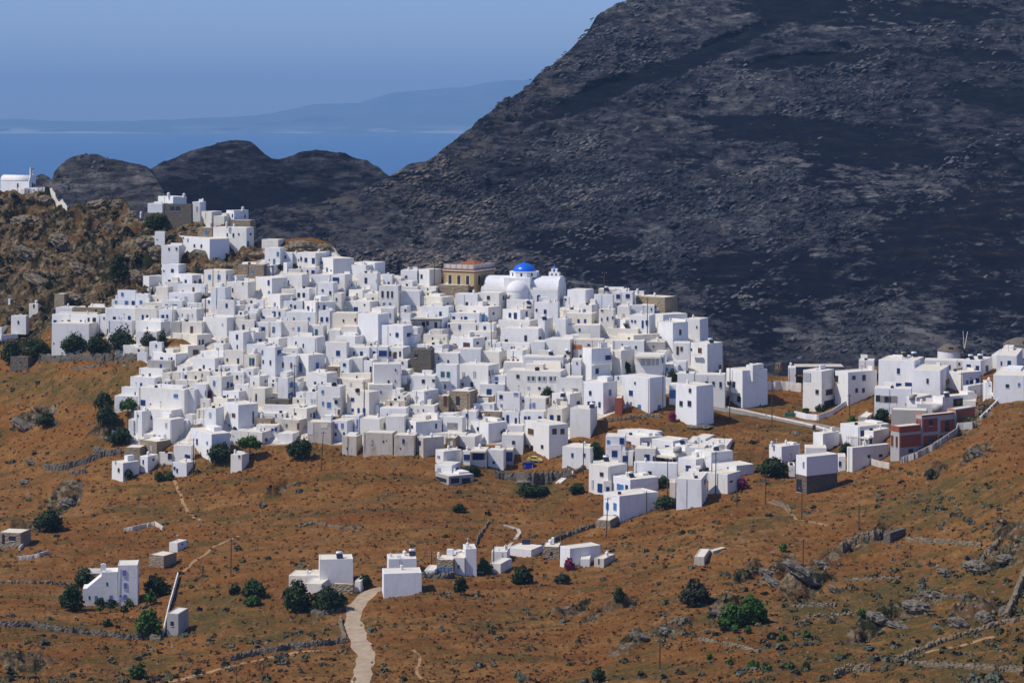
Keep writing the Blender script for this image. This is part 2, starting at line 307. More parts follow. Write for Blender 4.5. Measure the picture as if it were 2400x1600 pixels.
X = (U - 1200) * Y / F; Z = CZ - (V - HZ) * Y / F; rk, gr, tw = masks(U, V); rd = road_mask(U, V); Z = Z + disp(X, Y, rk, tw, rd)
Y = Y + rk * 2.8 * fbm(X/6, Z/4, Y/6, o=4, seed=51, ridge=True) * sstep(1, .985, T)
bY = np.stack([Y[-1] + d for d in (3, 9, 20, 40, 80, 160, 300)]); bX = np.stack([X[-1]] * 7); bZ = np.stack([Z[-1] - d for d in (.6, 4, 12, 26, 50, 90, 150)])
ex = lambda a: np.vstack([a, np.stack([a[-1]] * 7)])
fX = np.stack([X[0]*.0 + X[0], X[0]]); 
ground = gridmesh('ground', np.vstack([X, bX]), np.vstack([Y, bY]), np.vstack([Z, bZ]), M['ground'], (ex(rk), ex(gr), ex(tw)))

def ridge_hill(name, pts, v0, Yb, k, amp, sc, step=3.2, u0=None, u1=None, mask=None, m=None, aniso=(1,1,1), rows=None):
    P_ = np.array(pts, float); u0 = P_[0,0] if u0 is None else u0; u1 = P_[-1,0] if u1 is None else u1
    us = np.arange(u0, u1, step); cr = np.interp(us, P_[:,0], P_[:,1]); n = rows or int((v0 - cr.min()) / step)
    T = np.linspace(0, 1, n)[:, None]; U = np.broadcast_to(us, (n, len(us))); V = v0 + (cr - v0) * T; Y = Yb + (v0 - V) * k
    X = (U - 1200) * Y / F; Z = CZ - (V - HZ) * Y / F
    a, b_, c = aniso; d = fbm(X/sc*a, Y/sc*b_, Z/sc*c, o=6, seed=61, ridge=True); d2 = fbm(X/sc*a, Y/sc*b_, Z/sc*c, o=5, seed=71)
    mk = mask(U, V, X, Y, Z) if mask else (np.ones_like(U), U*0, U*0); h = amp * (.35 + .65*mk[0])
    d3 = fbm(X/sc*a*4.2, Y/sc*b_*4.2, Z/sc*c*4.2, o=5, seed=75, ridge=True); dk = 1 - .85*sstep(.86, 1, T); Z = Z + h * ((d - .3) * .7 * dk + (d3 - .2) * .24); Y2 = Y + h * (d2 * 1.4 - d3 * .55)
    bY = np.stack([Y2[-1] + q for q in (15, 60, 160, 400)]); bZ = np.stack([Z[-1] - q for q in (2, 25, 90, 260)])
    ex = lambda a: np.vstack([a, np.stack([a[-1]] * 4)])
    return gridmesh(name, ex(X), np.vstack([Y2, bY]), np.vstack([Z, bZ]), m or M['mount'], tuple(ex(q) for q in mk))
MR = [(-200,640),(300,600),(560,520),(600,492),(690,480),(786,468),(850,440),(918,414),(970,402),(1020,372),(1071,327),(1122,286),(1150,262),(1173,243),(1224,216),(1250,188),(1265,172),(1300,150),(1316,132),(1345,108),(1367,86),(1385,60),(1405,38),(1440,18),(1485,0),(1560,-45),(1700,-110),(2000,-200),(2400,-280),(3200,-330)]
def mmask(U, V, X, Y, Z):
    n = vn(U/120, V/60, seed=81)
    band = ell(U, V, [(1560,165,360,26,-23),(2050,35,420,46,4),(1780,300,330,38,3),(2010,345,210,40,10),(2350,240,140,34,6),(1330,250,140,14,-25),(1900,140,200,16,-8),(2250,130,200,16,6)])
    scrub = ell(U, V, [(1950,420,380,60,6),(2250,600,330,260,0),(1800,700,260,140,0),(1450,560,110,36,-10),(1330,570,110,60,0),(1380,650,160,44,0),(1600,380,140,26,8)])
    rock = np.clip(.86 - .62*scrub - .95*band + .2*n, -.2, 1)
    rock = np.maximum(rock, ell(U, V, [(1800,430,90,40,-10),(1690,520,90,60,-30),(1980,520,80,40,-20),(2100,245,110,50,0),(1560,330,140,60,0),(1450,430,180,90,0),(2200,90,160,40,0),(2330,90,90,40,0)]) * .85)
    ter = np.zeros_like(U)
    for vv in (445, 478, 505, 520, 537, 563, 592, 645, 680):
        ter = np.maximum(ter, sstep(5, 1.5, np.abs(V - vv - 9*vn(U/140, vv, seed=9) - (U-2200)*.03)) * sstep(2080, 2200, U + 90*vn(vv, U/200., seed=8)) * sstep(-.35, .2, vn(U/50, vv*1.3, seed=10)))
    warm = sstep(150, 20, V - np.interp(U, [p[0] for p in MR], [p[1] for p in MR])) * sstep(1480, 1250, U)
    return rock, ter * .6, warm * .8
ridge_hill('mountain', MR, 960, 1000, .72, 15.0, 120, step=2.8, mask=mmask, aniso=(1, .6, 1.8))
ridge_hill('crag_hill', [(40,520),(70,440),(87,420),(95,410),(102,409),(112,420),(122,418),(135,395),(153,379),(175,368),(204,361),(226,360),(243,366),(262,374),(296,378),(330,383),(344,390),(352,402),(372,432),(400,480),(440,520)], 580, 1120, .5, 6, 60, step=2.6)
def dmask(U, V, X, Y, Z): return sstep(470, 400, V + 25*vn(U/40, V/40, seed=4)), U*0, U*0
ridge_hill('dark_hill', [(60,540),(150,470),(250,440),(340,400),(357,393),(395,376),(428,360),(470,348),(510,337),(530,333),(555,331),(590,334),(605,345),(622,362),(640,370),(655,374),(690,362),(714,355),(740,352),(765,351),(800,357),(830,366),(862,378),(888,392),(905,408),(930,425),(1000,460),(1100,520)], 600, 1350, .55, 7, 75, step=2.6, mask=dmask)
ridge_hill('far_hump', [(880,450),(910,418),(935,402),(955,388),(975,382),(1000,379),(1040,378),(1100,400),(1200,470)], 520, 1800, .5, 5, 70, step=4)

# loose blocks and ledges on the bare slopes: nobody could count them
def blocks(name, src, n, smin, smax, m, seed, el, tilt, pw=1.0, uv=(-40, 2440)):
    r = np.random.default_rng(seed); me = src.data; k = len(me.vertices); co = np.empty(k*3); me.vertices.foreach_get('co', co); co = co.reshape(-1, 3); ma = np.empty(k*4); me.color_attributes['mask'].data.foreach_get('color', ma); ma = ma.reshape(-1, 4)[:, 0]
    uu = 1200 + F*co[:,0]/co[:,1]; vv = HZ + (CZ - co[:,2])*F/co[:,1]; cl_ = sstep(-.25, .35, fbm(uu/170, vv/70 + uu/420, o=4, seed=seed))
    w = np.clip(ma, .06, 1)**1.6 * (.08 + cl_) * (uu > uv[0]) * (uu < uv[1]) * (vv > -30) * (vv < 840); i = r.choice(k, n, p=w/w.sum()); c = co[i] + r.normal(size=(n, 3))*[1.2, 1.2, .3]; s = r.uniform(0, 1, n)**pw*(smax - smin) + smin
    a6 = np.arange(5)*2*math.pi/5; ring = np.c_[np.cos(a6), np.sin(a6), 0*a6]; base = np.vstack([ring*[1,1,0] + [0,0,-.6], ring*[.85,.85,0] + [.05,0,.35], ring*[.4,.45,0] + [.1,.05,.75]])
    V = base[None]*s[:, None, None]*np.array(el)*(1 + r.uniform(-.38, .38, (n, 15, 3))); t = R(tilt) + r.normal(size=n)*.18; x = V[...,0]*np.cos(t)[:,None] - V[...,2]*np.sin(t)[:,None]; z = V[...,0]*np.sin(t)[:,None] + V[...,2]*np.cos(t)[:,None]
    V = (np.stack([x, V[...,1], z], -1) + c[:, None]).reshape(-1, 3); tri = np.array([q for b in (0, 5) for j in range(5) for q in ((b+j, b+(j+1) % 5, b+5+(j+1) % 5), (b+j, b+5+(j+1) % 5, b+5+j))] + [(10, 11, 12), (10, 12, 13), (10, 13, 14)])
    Fm = (np.arange(n)[:, None, None]*15 + tri[None]).reshape(-1, 3); me = bpy.data.meshes.new(name); me.vertices.add(len(V)); me.vertices.foreach_set('co', V.astype(np.float32).ravel()); me.loops.add(Fm.size); me.polygons.add(len(Fm)); me.loops.foreach_set('vertex_index', Fm.ravel().astype(np.int32)); me.polygons.foreach_set('loop_start', np.arange(0, Fm.size, 3, dtype=np.int32)); me.update(); me.materials.append(m); return tag(link(bpy.data.objects.new(name, me)), kind='stuff')
def blockmat():
    m, nd, lk, b = mat('schist_blocks', None, .98, .05); p = geo(nd); r = ramp(nd, [(.36,(.012,.013,.022)),(.47,(.040,.043,.055)),(.57,(.082,.082,.090)),(.71,(.20,.185,.172))])
    a = nd.new('ShaderNodeMath'); a.operation = 'ADD'; lk.new(noise(nd, lk, p, .02, 5, .7), a.inputs[0]); lk.new(mrange(nd, lk, noise(nd, lk, p, .35, 6, .78), .3, .7, -.2, .2), a.inputs[1]); lk.new(a.outputs[0], r.inputs[0]); sx = nd.new('ShaderNodeSeparateXYZ'); lk.new(p, sx.inputs[0]); wf = nd.new('ShaderNodeMath'); wf.operation = 'MULTIPLY'; lk.new(mrange(nd, lk, sx.outputs[0], 60, -40, 0, .45), wf.inputs[0]); lk.new(mrange(nd, lk, sx.outputs[0], -100, -78, 0, 1), wf.inputs[1]); c = mix(nd, lk, wf.outputs[0], r.outputs[0], mix(nd, lk, 1.0, r.outputs[0], (1.75, 1.35, .95), 'MULTIPLY')); lk.new(c, b.inputs['Base Color']); bump(nd, lk, b, noise(nd, lk, p, 1.2, 6, .75), 1, .8); return m
M['blocks'] = blockmat(); mt = bpy.data.objects['mountain']
blocks('mountain_rocks', mt, 40000, .35, 1.7, M['blocks'], 301, (1.9, .9, .55), 18, 2.2)
blocks('hill_rocks', bpy.data.objects['crag_hill'], 700, .3, 1.1, M['blocks'], 303, (1.2, .9, .9), 12, 1.8)
# far island and sea
YI = 40000.0
def imat():
    m, nd, lk, b = mat('far_island_ground', None, 1, 0); p = geo(nd); sx = nd.new('ShaderNodeSeparateXYZ'); lk.new(p, sx.inputs[0])
    n = noise(nd, lk, stretch(nd, lk, p, (.0006, .0006, .004)), 1, 6, .7)
    c = mix(nd, lk, mrange(nd, lk, n, .4, .62), (.05,.065,.05), (.13,.11,.085))
    a = nd.new('ShaderNodeMath'); a.operation = 'MULTIPLY'; lk.new(mrange(nd, lk, sx.outputs[2], 150, 60), a.inputs[0]); lk.new(mrange(nd, lk, noise(nd, lk, stretch(nd, lk, p, (.00028, .00028, .004)), 1, 5, .7), .48, .56), a.inputs[1])
    lk.new(mix(nd, lk, a.outputs[0], c, (.62,.55,.47)), b.inputs['Base Color']); return m
IR = [(-1500,292),(-600,284),(0,279),(80,280),(150,285),(250,284),(330,283),(410,280),(520,276),(600,272),(640,266),(680,255),(735,246),(780,243),(840,241),(870,232),(920,217),(980,212),(1030,207),(1080,205),(1130,196),(1184,189),(1250,188),(1400,180),(2000,190),(3000,260),(4000,300)]
us = np.arange(-1500, 4000, 6.0); cr = np.interp(us, *np.array(IR).T) + 2.2*fbm(us/38, 0*us, o=4, seed=91); ns = 26
T = np.linspace(0, 1, ns)[:, None]; U = np.broadcast_to(us, (ns, len(us))); V = 313.5 + (cr - 313.5)*T; Yi = YI + T*6000 + 900*vn(U/60, T*5, seed=92)*T*(1-T)*4
Xi = (U-1200)*Yi/F; Zi = CZ - (V-HZ)*Yi/F; Zi[0] = -20
ex = lambda a, b: np.vstack([a, b])
gridmesh('far_island', ex(Xi, Xi[-1:]), ex(Yi, Yi[-1:]+4000), ex(Zi, Zi[-1:]*0-30), imat())
m, nd, lk, b = mat('sea_water', (.05,.14,.30), .6, .25); M['sea'] = m
obj('sea', [(-70000,-4000,0),(70000,-4000,0),(70000,90000,0),(-70000,90000,0)], [(0,1,2,3)], m); tag(bpy.data.objects['sea'], kind='structure')
hz = MB(); hz.box((-42000,-400,-1), (42000,54000,1350)); m = bpy.data.materials.new('sea_air'); m.use_nodes = True; m.node_tree.nodes.clear()
o_ = m.node_tree.nodes.new('ShaderNodeOutputMaterial'); pv = m.node_tree.nodes.new('ShaderNodeVolumePrincipled'); pv.inputs['Color'].default_value = (.34,.62,1.0,1); pv.inputs['Density'].default_value = HAZE = 5.2e-5; pv.inputs['Anisotropy'].default_value = 0.0
m.node_tree.links.new(pv.outputs[0], o_.inputs['Volume']); tag(hz.build('haze', m), kind='stuff')

# cloud mesh builder; none placed, the mountain's dark bands are its own colour
def cloud(u, v, Yd, w, d, label):
    p = PX(u, v, Yd); t = (1750 - p.z) / sd.z; c = p + sd * t; bm = bmesh.new()
    bmesh.ops.create_icosphere(bm, subdivisions=5, radius=1)
    co = np.array([q.co[:] for q in bm.verts]); n = fbm(co[:,0]*1.7 + u, co[:,1]*1.7, co[:,2]*1.7, o=5, seed=int(u) % 97)
    for q, k in zip(bm.verts, n): q.co = Vector((q.co.x*w*(1+.55*k), q.co.y*d*(1+.55*k), q.co.z*38*(1+.5*k)*(1 if q.co.z > 0 else .4)))
    o = bmobj('cloud', bm, M['cloud'], None, True); o.location = c; tag(o, label, 'cloud', 'clouds above the mountain'); return o
M['cloud'] = mat('cloud_white', (.9,.9,.9), 1, 0)[0]

# roads and paths: sheets laid on the ground
def strip(name, pts, hw, m, lift=.05, label=None, kind='structure', dens=2.0):
    q = []
    for (a, b), (c, d) in zip(pts, pts[1:]):
        n = max(2, int(math.hypot(c-a, d-b)/6)); q += [(a+(c-a)*t/n, b+(d-b)*t/n) for t in range(n)]
    q.append(pts[-1]); q = np.array(q, float); Ys = Yf(q[:,0], q[:,1]); xs = (q[:,0]-1200)*Ys/F; P2 = np.c_[xs, Ys]
    for _ in range(3): P2[1:-1] = (P2[:-2] + 2*P2[1:-1] + P2[2:]) / 4
    t = np.gradient(P2, axis=0); t /= np.linalg.norm(t, axis=1)[:, None]; nrm = np.c_[-t[:,1], t[:,0]]; vs = []; fs = []; K_ = 5
    for i in range(len(P2)):
        for j in range(K_):
            s = (j/(K_-1)*2 - 1) * hw * (1 + .26*float(vn(i*.55, j*7.)) ); x, y = P2[i] + nrm[i]*s; vs.append((x, y, gz(x, y) + lift))
    for i in range(len(P2)-1):
        for j in range(K_-1): a = i*K_+j; fs.append((a, a+1, a+K_+1, a+K_))
    return tag(obj(name, vs, fs, m, None, None, True), label, None, None, kind)
from mathutils.bvhtree import BVHTree
_me = ground.data; _bv = BVHTree.FromPolygons([tuple(v.co) for v in _me.vertices], [tuple(p.vertices) for p in _me.polygons])
def gz(x, y):
    h = _bv.ray_cast(Vector((x, y, 900)), Vector((0, 0, -1))); return h[0].z if h[0] else 90.0
def hit(u, v):                                     # the ground point seen at a photo position
    o = Vector((0, 0, CZ)); d = (PX(u, v, 1000.0) - o).normalized(); h = _bv.ray_cast(o, d); return h[0] if h[0] else G(u, v)
def roadmat(name, a, b_):
    m, nd, lk, b = mat(name, None, .95, .1); p = geo(nd); n = noise(nd, lk, p, .5, 6, .7); n2 = noise(nd, lk, p, 3., 4, .7)
    c = mix(nd, lk, mrange(nd, lk, n, .38, .62), a, b_); c = mix(nd, lk, mrange(nd, lk, n2, .56, .75, 0, .6), c, tuple(x*.55 for x in a)); lk.new(c, b.inputs['Base Color']); return m
M['track'] = roadmat('pale_track', (.42,.33,.23), (.32,.235,.15)); M['path'] = roadmat('earth_path', (.36,.22,.11), (.30,.17,.08)); M['road'] = roadmat('road_concrete', (.27,.235,.20), (.22,.19,.165))
strip('road', ROADS[0][0], 1.85, M['track'], .06)
strip('road', ROADS[1][0], 2.1, M['road'], .08)
for pts, hw in [([(370,1602),(430,1590),(480,1576),(540,1560),(600,1546),(640,1538),(700,1530),(760,1526)], .75), ([(968,1526),(985,1540),(984,1562),(972,1576),(985,1592),(1020,1600)], .35),
    ([(406,1122),(420,1150),(432,1185),(448,1208),(470,1220)], .4), ([(1800,1175),(1845,1188),(1862,1212),(1900,1225),(1940,1232)], .45), ([(415,1345),(440,1330),(480,1300),(520,1270),(560,1252)], .5), ([(2170,1530),(2220,1515),(2290,1500),(2330,1490)], .6)]:
    strip('path', pts, hw, M['path'], .05)

# ---------------------------------------------------------------- houses
GRP = 'whitewashed flat-roofed houses of the hill village'
def face_pt(fr, side, u, v):
    k = (u - 1200) / F; d = fr['dl'] if side == 'l' else fr['dr']; C = fr['C']
    s = (k*C.y - C.x) / (d.x - k*d.y); p = C + d*s; return s, CZ - (v - HZ) * p.y / F
def frame_box(u0, uc, u1, vt, vb, th=None, d=None, Y=None):
    Yc = float(Yf(uc, vb)) if Y is None else Y; C = PX(uc, vb, Yc); ppm = F / Yc; Rw = u1 - uc; Lw = max(uc - u0, 1)
    if th is None:
        if Rw < 3: th = R(4.5 + (int(u0*7 + vt*3) % 5) + max(0, (1200 - uc)/F*35))
        else: th = math.asin(min(.85, max(.22, Rw / ppm / (6.2 + (int(uc) % 5)*.3))))
        if Rw > Lw * 1.3: th = max(th, R(38))
    k0 = (u0 - 1200)/F; k1 = (u1 - 1200)/F; c, s = math.cos(th), math.sin(th)
    w = (C.x - k0*C.y) / (c + k0*s) if (c + k0*s) > .05 else Lw/ppm
    if d is None:
        dn = s - k1*c; d = (k1*C.y - C.x) / dn if dn > .06 and Rw >= 3 else 6.0
    d = min(max(d, 1.2), 22.0); w = min(max(w, .8), 45)
    dl = Vector((-c, s, 0)); dr = Vector((s, c, 0)); zt = CZ - (vt - HZ)*Yc/F
    return dict(C=C, dl=dl, dr=dr, w=w, d=d, zt=zt, zb=C.z, ppm=ppm, Y=Yc)
def walls(fr, m, par, off, deep=2.6, sink=.10, rim=.28, name='wall', roofm=None, bev=.07):
    C, dl, dr, w, d, zt = (fr[k] for k in ('C', 'dl', 'dr', 'w', 'd', 'zt')); b0 = fr['zb'] - deep; o = Vector(off)
    bt = .012 * (zt - fr['zb'])                                    # walls lean in a little towards the top
    bm = bmesh.new(); rnd = random.Random(int(C.x*100) + int(zt*10)); j = lambda a=.05: rnd.uniform(-a, a)
    def P_(s, t, z): return Vector((C.x, C.y, 0)) + dl*s + dr*t + Vector((0, 0, z)) - o
    bot = [P_(0,0,b0), P_(w,0,b0), P_(w,d,b0), P_(0,d,b0)]; tj = [j() for _ in range(4)]
    top = [P_(bt,bt,zt+tj[0]), P_(w-bt,bt,zt+tj[1]), P_(w-bt,d-bt,zt+tj[2]), P_(bt,d-bt,zt+tj[3])]
    r = min(rim, w*.2, d*.2); it = [P_(r,r,zt-sink), P_(w-r,r,zt-sink), P_(w-r,d-r,zt-sink), P_(r,d-r,zt-sink)]; iu = [p + Vector((0,0,sink)) for p in it]
    V = [bm.verts.new(p) for p in bot + top + iu + it]
    for k in range(4):
        q = (k+1) % 4; bm.faces.new((V[q], V[k], V[4+k], V[4+q])); bm.faces.new((V[4+q], V[4+k], V[8+k], V[8+q])); bm.faces.new((V[8+q], V[8+k], V[12+k], V[12+q]))
    ed = [e for e in bm.edges if (e.verts[0] in V[:8] and e.verts[1] in V[:8])]
    try: bmesh.ops.bevel(bm, geom=ed, offset=bev, segments=2, affect='EDGES', profile=.6)
    except Exception: pass
    bmesh.ops.recalc_face_normals(bm, faces=bm.faces); bmobj(name, bm, m, par)
    up = Vector((0, 0, .004)); rr = r + .004
    q = [P_(rr,rr,zt-sink), P_(w-rr,rr,zt-sink), P_(w-rr,d-rr,zt-sink), P_(rr,d-rr,zt-sink)]
    obj('roof', [tuple(p + up) for p in q], [(3,2,1,0)], roofm or M['roof'], par)
NAMES = {'b':'window','l':'window','d':'window','n':'window','g':'window','t':'window','p':'window','r':'window','h':'recess','v':'window','k':'concrete_beam','o':'painted_panel','x':'brick_panel','c':'plaster_patch','w':'white_band'}  # a recess is a flat panel, its shade painted in
def opening(fr, par, off, code, cx, cy, pw, ph, uc):
    side = 'l' if cx <= uc else 'r'; o = Vector(off); d = fr['dl'] if side == 'l' else fr['dr']; L = fr['w'] if side == 'l' else fr['d']
    s1, _ = face_pt(fr, side, cx - pw/2, cy); s2, _ = face_pt(fr, side, cx + pw/2, cy); s1, s2 = sorted((s1, s2)); s1 = max(s1, .06); s2 = min(s2, L - .06)
    if s2 - s1 < .12: return
    _, z1 = face_pt(fr, side, cx, cy + ph/2); _, z2 = face_pt(fr, side, cx, cy - ph/2)
    n = -fr['dr'] if side == 'l' else -fr['dl']; C = Vector((fr['C'].x, fr['C'].y, 0)) - o
    def q(s, out, z): return C + d*s + n*out + Vector((0, 0, z))
    def slab(mb, a, b, za, zb, o0, o1):
        mb.hexa([q(a,o0,za), q(b,o0,za), q(b,o1,za), q(a,o1,za), q(a,o0,zb), q(b,o0,zb), q(b,o1,zb), q(a,o1,zb)])
    lc = code.lower()
    if code == 'V':                                               # balcony: slab and balusters
        mb = MB(); slab(mb, s1, s2, z1, z1+.16, -.2, 1.2); slab(mb, s1, s2, z2-.1, z2, 1.05, 1.2); k = s1
        while k < s2: slab(mb, k, k+.13, z1+.16, z2-.1, 1.07, 1.18); k += .34
        mb.build('balcony', M['w'], par); return
    if code == 'Y':                                               # canopy slab
        mb = MB(); slab(mb, s1, s2, z1, z2, -.1, 2.4); slab(mb, s1+.05, s1+.15, z1-2.3, z1, 2.2, 2.3); slab(mb, s2-.15, s2-.05, z1-2.3, z1, 2.2, 2.3); mb.build('canopy', M['roof'], par); return
    if code == 'Z':                                               # cloth awning sloping outwards
        mb = MB(); h = z2 - z1; mb.hexa([q(s1,.05,z2-.06), q(s2,.05,z2-.06), q(s2-.3,2.2,z1), q(s1-.3,2.2,z1), q(s1,.05,z2), q(s2,.05,z2), q(s2-.3,2.2,z1+.06), q(s1-.3,2.2,z1+.06)]); mb.build('awning', M['roof'], par); return
    mb = MB(); nm = 'door' if code.isupper() else NAMES[lc]; pr = .03 if lc in 'koxcw' else .07
    slab(mb, s1, s2, z1, z2, -.12, pr); p = mb.build(nm, WC[lc], par)
    if lc in 'bldgtvpn' and code.islower() and (s2-s1) > .35:      # sill and shutter gap
        m2 = MB(); slab(m2, s1-.06, s2+.06, z1-.09, z1-.005, -.05, .10); m2.build('sill', M['w'], p)
    if lc in 'bl' and (s2-s1) > .8:
        m2 = MB(); slab(m2, (s1+s2)/2-.04, (s1+s2)/2+.04, z1+.03, z2-.03, pr-.02, pr+.012); m2.build('shutter_gap', WC['d'], p)
def chimney(fr, par, off, u, vtop, pw, ph):
    Yd = fr['Y'] + min(2.2, fr['d']*.4); p = PX(u, vtop + ph, Yd); w = max(pw/fr['ppm']/2, .22); z = CZ - (vtop - HZ)*Yd/F; zb = min(p.z, fr['zt'] - .2); mb = MB(); x, y, _ = p - Vector(off)
    z0 = zb - off[2]; z1 = z - off[2]; h = z1 - z0
    mb.lathe((x, y, z0), [(w, 0), (w*.9, h*.62), (w*1.15, h*.64), (w*1.1, h*.72), (w*.75, h*.74), (w*.7, h*.84), (w*.95, h*.86), (.03, h)], 8); mb.build('chimney', M['w'], par)
HOUSES = {}
def heater(p, yaw, label, tankm=None):
    e = empty('solar_water_heater', p, label, 'water heater', 'solar water heaters on the roofs'); e.rotation_euler = (0, 0, yaw)
    a = MB(); a.tube((-.75,0,1.25), (.75,0,1.25), .32, n=12); a.build('tank', tankm or M['tank'], e, None, True)
    b = MB(); b.hexa([(-.75,-1.1,.15),(.75,-1.1,.15),(.75,-1.05,.1),(-.75,-1.05,.1),(-.75,.0,1.2),(.75,.0,1.2),(.75,.05,1.15),(-.75,.05,1.15)]); b.build('panel', M['panel'], e)
    for q0, q1 in (((-.6,.1,0), (-.6,0,1.0)), ((.6,.1,0), (.6,0,1.0)), ((-.6,-1.05,0), (-.6,-1.05,.16)), ((.6,-1.05,0), (.6,-1.05,.16))): c = MB(); c.tube(q0, q1, .04); c.build('leg', M['metal'], e)
    return e
def watertank(p, r, h, label, m=None):
    mb = MB(); mb.lathe(p, [(0,0),(r,.0),(r,h*.8),(r*.8,h),(r*.25,h*1.06),(0.001,h*1.08)], 14); o = mb.build('water_tank', m or M['black'], None, None, True); tag(o, label, 'water tank', 'water tanks on the roofs'); return o
KEEP = ('big', 'large', 'tall', 'skyline', 'lone', 'tower', 'huge', 'upper house', 'lower house', 'cube', 'church', 'corner house', 'ramp')
def parse(txt):
    bu = bv = 0; sc = 1; recs = []
    for ln in txt.strip().splitlines():
        ln = ln.strip()
        if not ln or ln[0] == '#': continue
        if ln[0] == '@': a = ln[1:].split(); bu, bv, sc = float(a[0]), float(a[1]), float(a[2]) / float(a[3]); continue
        f = [t.strip() for t in ln.lstrip('+').split('|')]; g = f[0].split(); x0, xc, x1, yt, yb = [float(t) for t in g[:5]]
        opt = dict(t.split('=') for t in g[6:] if '=' in t); u = lambda x: bu + x*sc; v = lambda y: bv + y*sc; kw = {}
        if 'S' in g[6:]: kw['th'] = R(-7)
        if 't' in opt: kw['th'] = R(float(opt['t']))
        main = None
        if ln[0] == '+':
            main = next(r for r in reversed(recs) if r['main'] is None)
            if 'back' in opt: kw['Y'] = main['fr']['Y'] + float(opt['back'])
        fr = frame_box(u(x0), u(xc), u(x1), v(yt), v(yb), **kw); its = []
        for it in f[-1].split(','):
            it = it.strip()
            if it: q = [float(t) for t in it[1:].split()]; its.append((it[0], u(q[0]), v(q[1]), q[2]*sc, q[3]*sc))
        recs.append(dict(fr=fr, its=its, col=g[5], opt=opt, label=f[1], main=main, uc=u(xc)))
    heads = [r for r in recs if r['main'] is None and (r['its'] or 'n' in r['opt'] or 'id' in r['opt'] or any(k in r['label'] for k in KEEP))]
    hs = set(map(id, heads))
    for r in recs:                                     # a house listed without openings is grouped as an annex of the nearest
        if r['main'] is None and id(r) not in hs:
            r['main'] = min((h for h in heads if h['opt'].get('n', 'house') == 'house'), key=lambda h: (h['fr']['C'] - r['fr']['C']).length)
    for r in recs:
        while r['main'] is not None and id(r['main']) not in hs: r['main'] = r['main']['main']
    for r in heads + [r for r in recs if id(r) not in hs]:
        fr, opt, col = r['fr'], r['opt'], r['col']
        if id(r) in hs:
            c = fr['C'] + fr['dl']*fr['w']/2 + fr['dr']*fr['d']/2; nm = opt.get('n', 'house'); off = Vector((c.x, c.y, fr['zb']))
            e = empty(nm, off, r['label'], opt.get('cat', nm).replace('_', ' '), GRP if nm == 'house' else None); r['e'] = e
            if 'id' in opt: HOUSES[opt['id']] = (e, fr)
        else: e = r['main']['e']; off = e.location
        walls(fr, M[col], e, off, deep=float(opt.get('deep', 2.6)), roofm=M['k'] if col == 'k' else None, name='wall' if id(r) in hs else 'annex_wall')
        for code, a, b, c, d in r['its']:
            if code == 'H': chimney(fr, e, off, a, b, c, d)
            else: opening(fr, e, off, code, a, b, c, d, r['uc'])
    # stepped yard walls and back rooms that close the gaps between the houses
    boxes = []
    for r in recs:
        fr = r['fr']; pts = [fr['C'], fr['C'] + fr['dl']*fr['w'], fr['C'] + fr['dr']*fr['d']]; uu = [1200 + F*p.x/p.y for p in pts]; vt = HZ + (CZ - fr['zt'])*F/fr['Y']; vb = HZ + (CZ - fr['zb'])*F/fr['Y']
        boxes.append((max(0, int(min(uu))), int(max(uu)) + 1, max(0, int(vt) - 2), int(vb)))
    rr = random.Random(5); hh = [h for h in heads if h['opt'].get('n', 'house') == 'house']
    def yard(u, v):
        if v > 560 and masks(np.array([u]), np.array([v]))[2][0] > .75 and v < 1046: return True
        return (2010 < u < 2400 and 852 < v < 932) or (1400 < u < 1690 and 1035 < v < 1118)
    for vb in range(1118, 600, -8):
        near = np.zeros((1700, 2500), bool); far = np.zeros((1700, 2500), bool)
        for x0, x1, y0, y1 in boxes: (near if y1 >= vb else far)[y0:y1, x0:x1] = True
        u = 250.0 + rr.uniform(0, 20)
        while u < 2390:
            w = rr.uniform(20, 54); ht = rr.uniform(12, 24); y0, y1, x0, x1 = int(vb - ht), vb, int(u), int(u + w)
            if yard(u + 4, vb - 4.) and yard(u + w - 4, vb - 4.) and vb - ht > crest(u + w/2) + 4 and far[y0:y1, x0:x1].mean() < .10 and near[y0:y1, x0:x1].mean() < .6 and near[y0:y0+6, x0:x1].mean() < .75:
                fr = frame_box(u, u + w*rr.uniform(.55, .9), u + w, vb - ht, vb); h = min(hh, key=lambda q: (q['fr']['C'] - fr['C']).length)
                walls(fr, M[rr.choice('wwwwwwwc')], h['e'], h['e'].location, name='annex_wall'); far[y0:y1, x0:x1] = True; near[y0:y1, x0:x1] = True; boxes.append((x0, x1, y0, y1))
                if rr.random() < .75 and ht > 13: opening(fr, h['e'], h['e'].location, rr.choice('dddbbgn'), u + w*rr.uniform(.2, .5), vb - ht*rr.uniform(.5, .65), rr.uniform(2.6, 4.5), rr.uniform(5, 8), u + w*.55)
            u += w*.5
    for h in hh:                                       # aerials, vents and drain pipes
        fr = h['fr']; e = h['e']; off = e.location; z = fr['zt'] - off.z; C = fr['C'] - off
        if rr.random() < .30:
            b = MB(); p = C + fr['dl']*fr['w']*rr.random() + fr['dr']*fr['d']*rr.uniform(.2, .7); p.z = z - .2; hh_ = rr.uniform(1.6, 3.2); b.tube(p, p + Vector((0, 0, hh_)), .05, n=5); q = p + Vector((0, 0, hh_*.92))
            b.tube(q - Vector((.5, .2, 0)), q + Vector((.5, -.2, 0)), .03, n=4); b.tube(q - Vector((.3, -.3, .2)), q + Vector((.3, .3, -.2)), .025, n=4); b.build('aerial', M['metal'] if rr.random() < .4 else M['wood'], e)
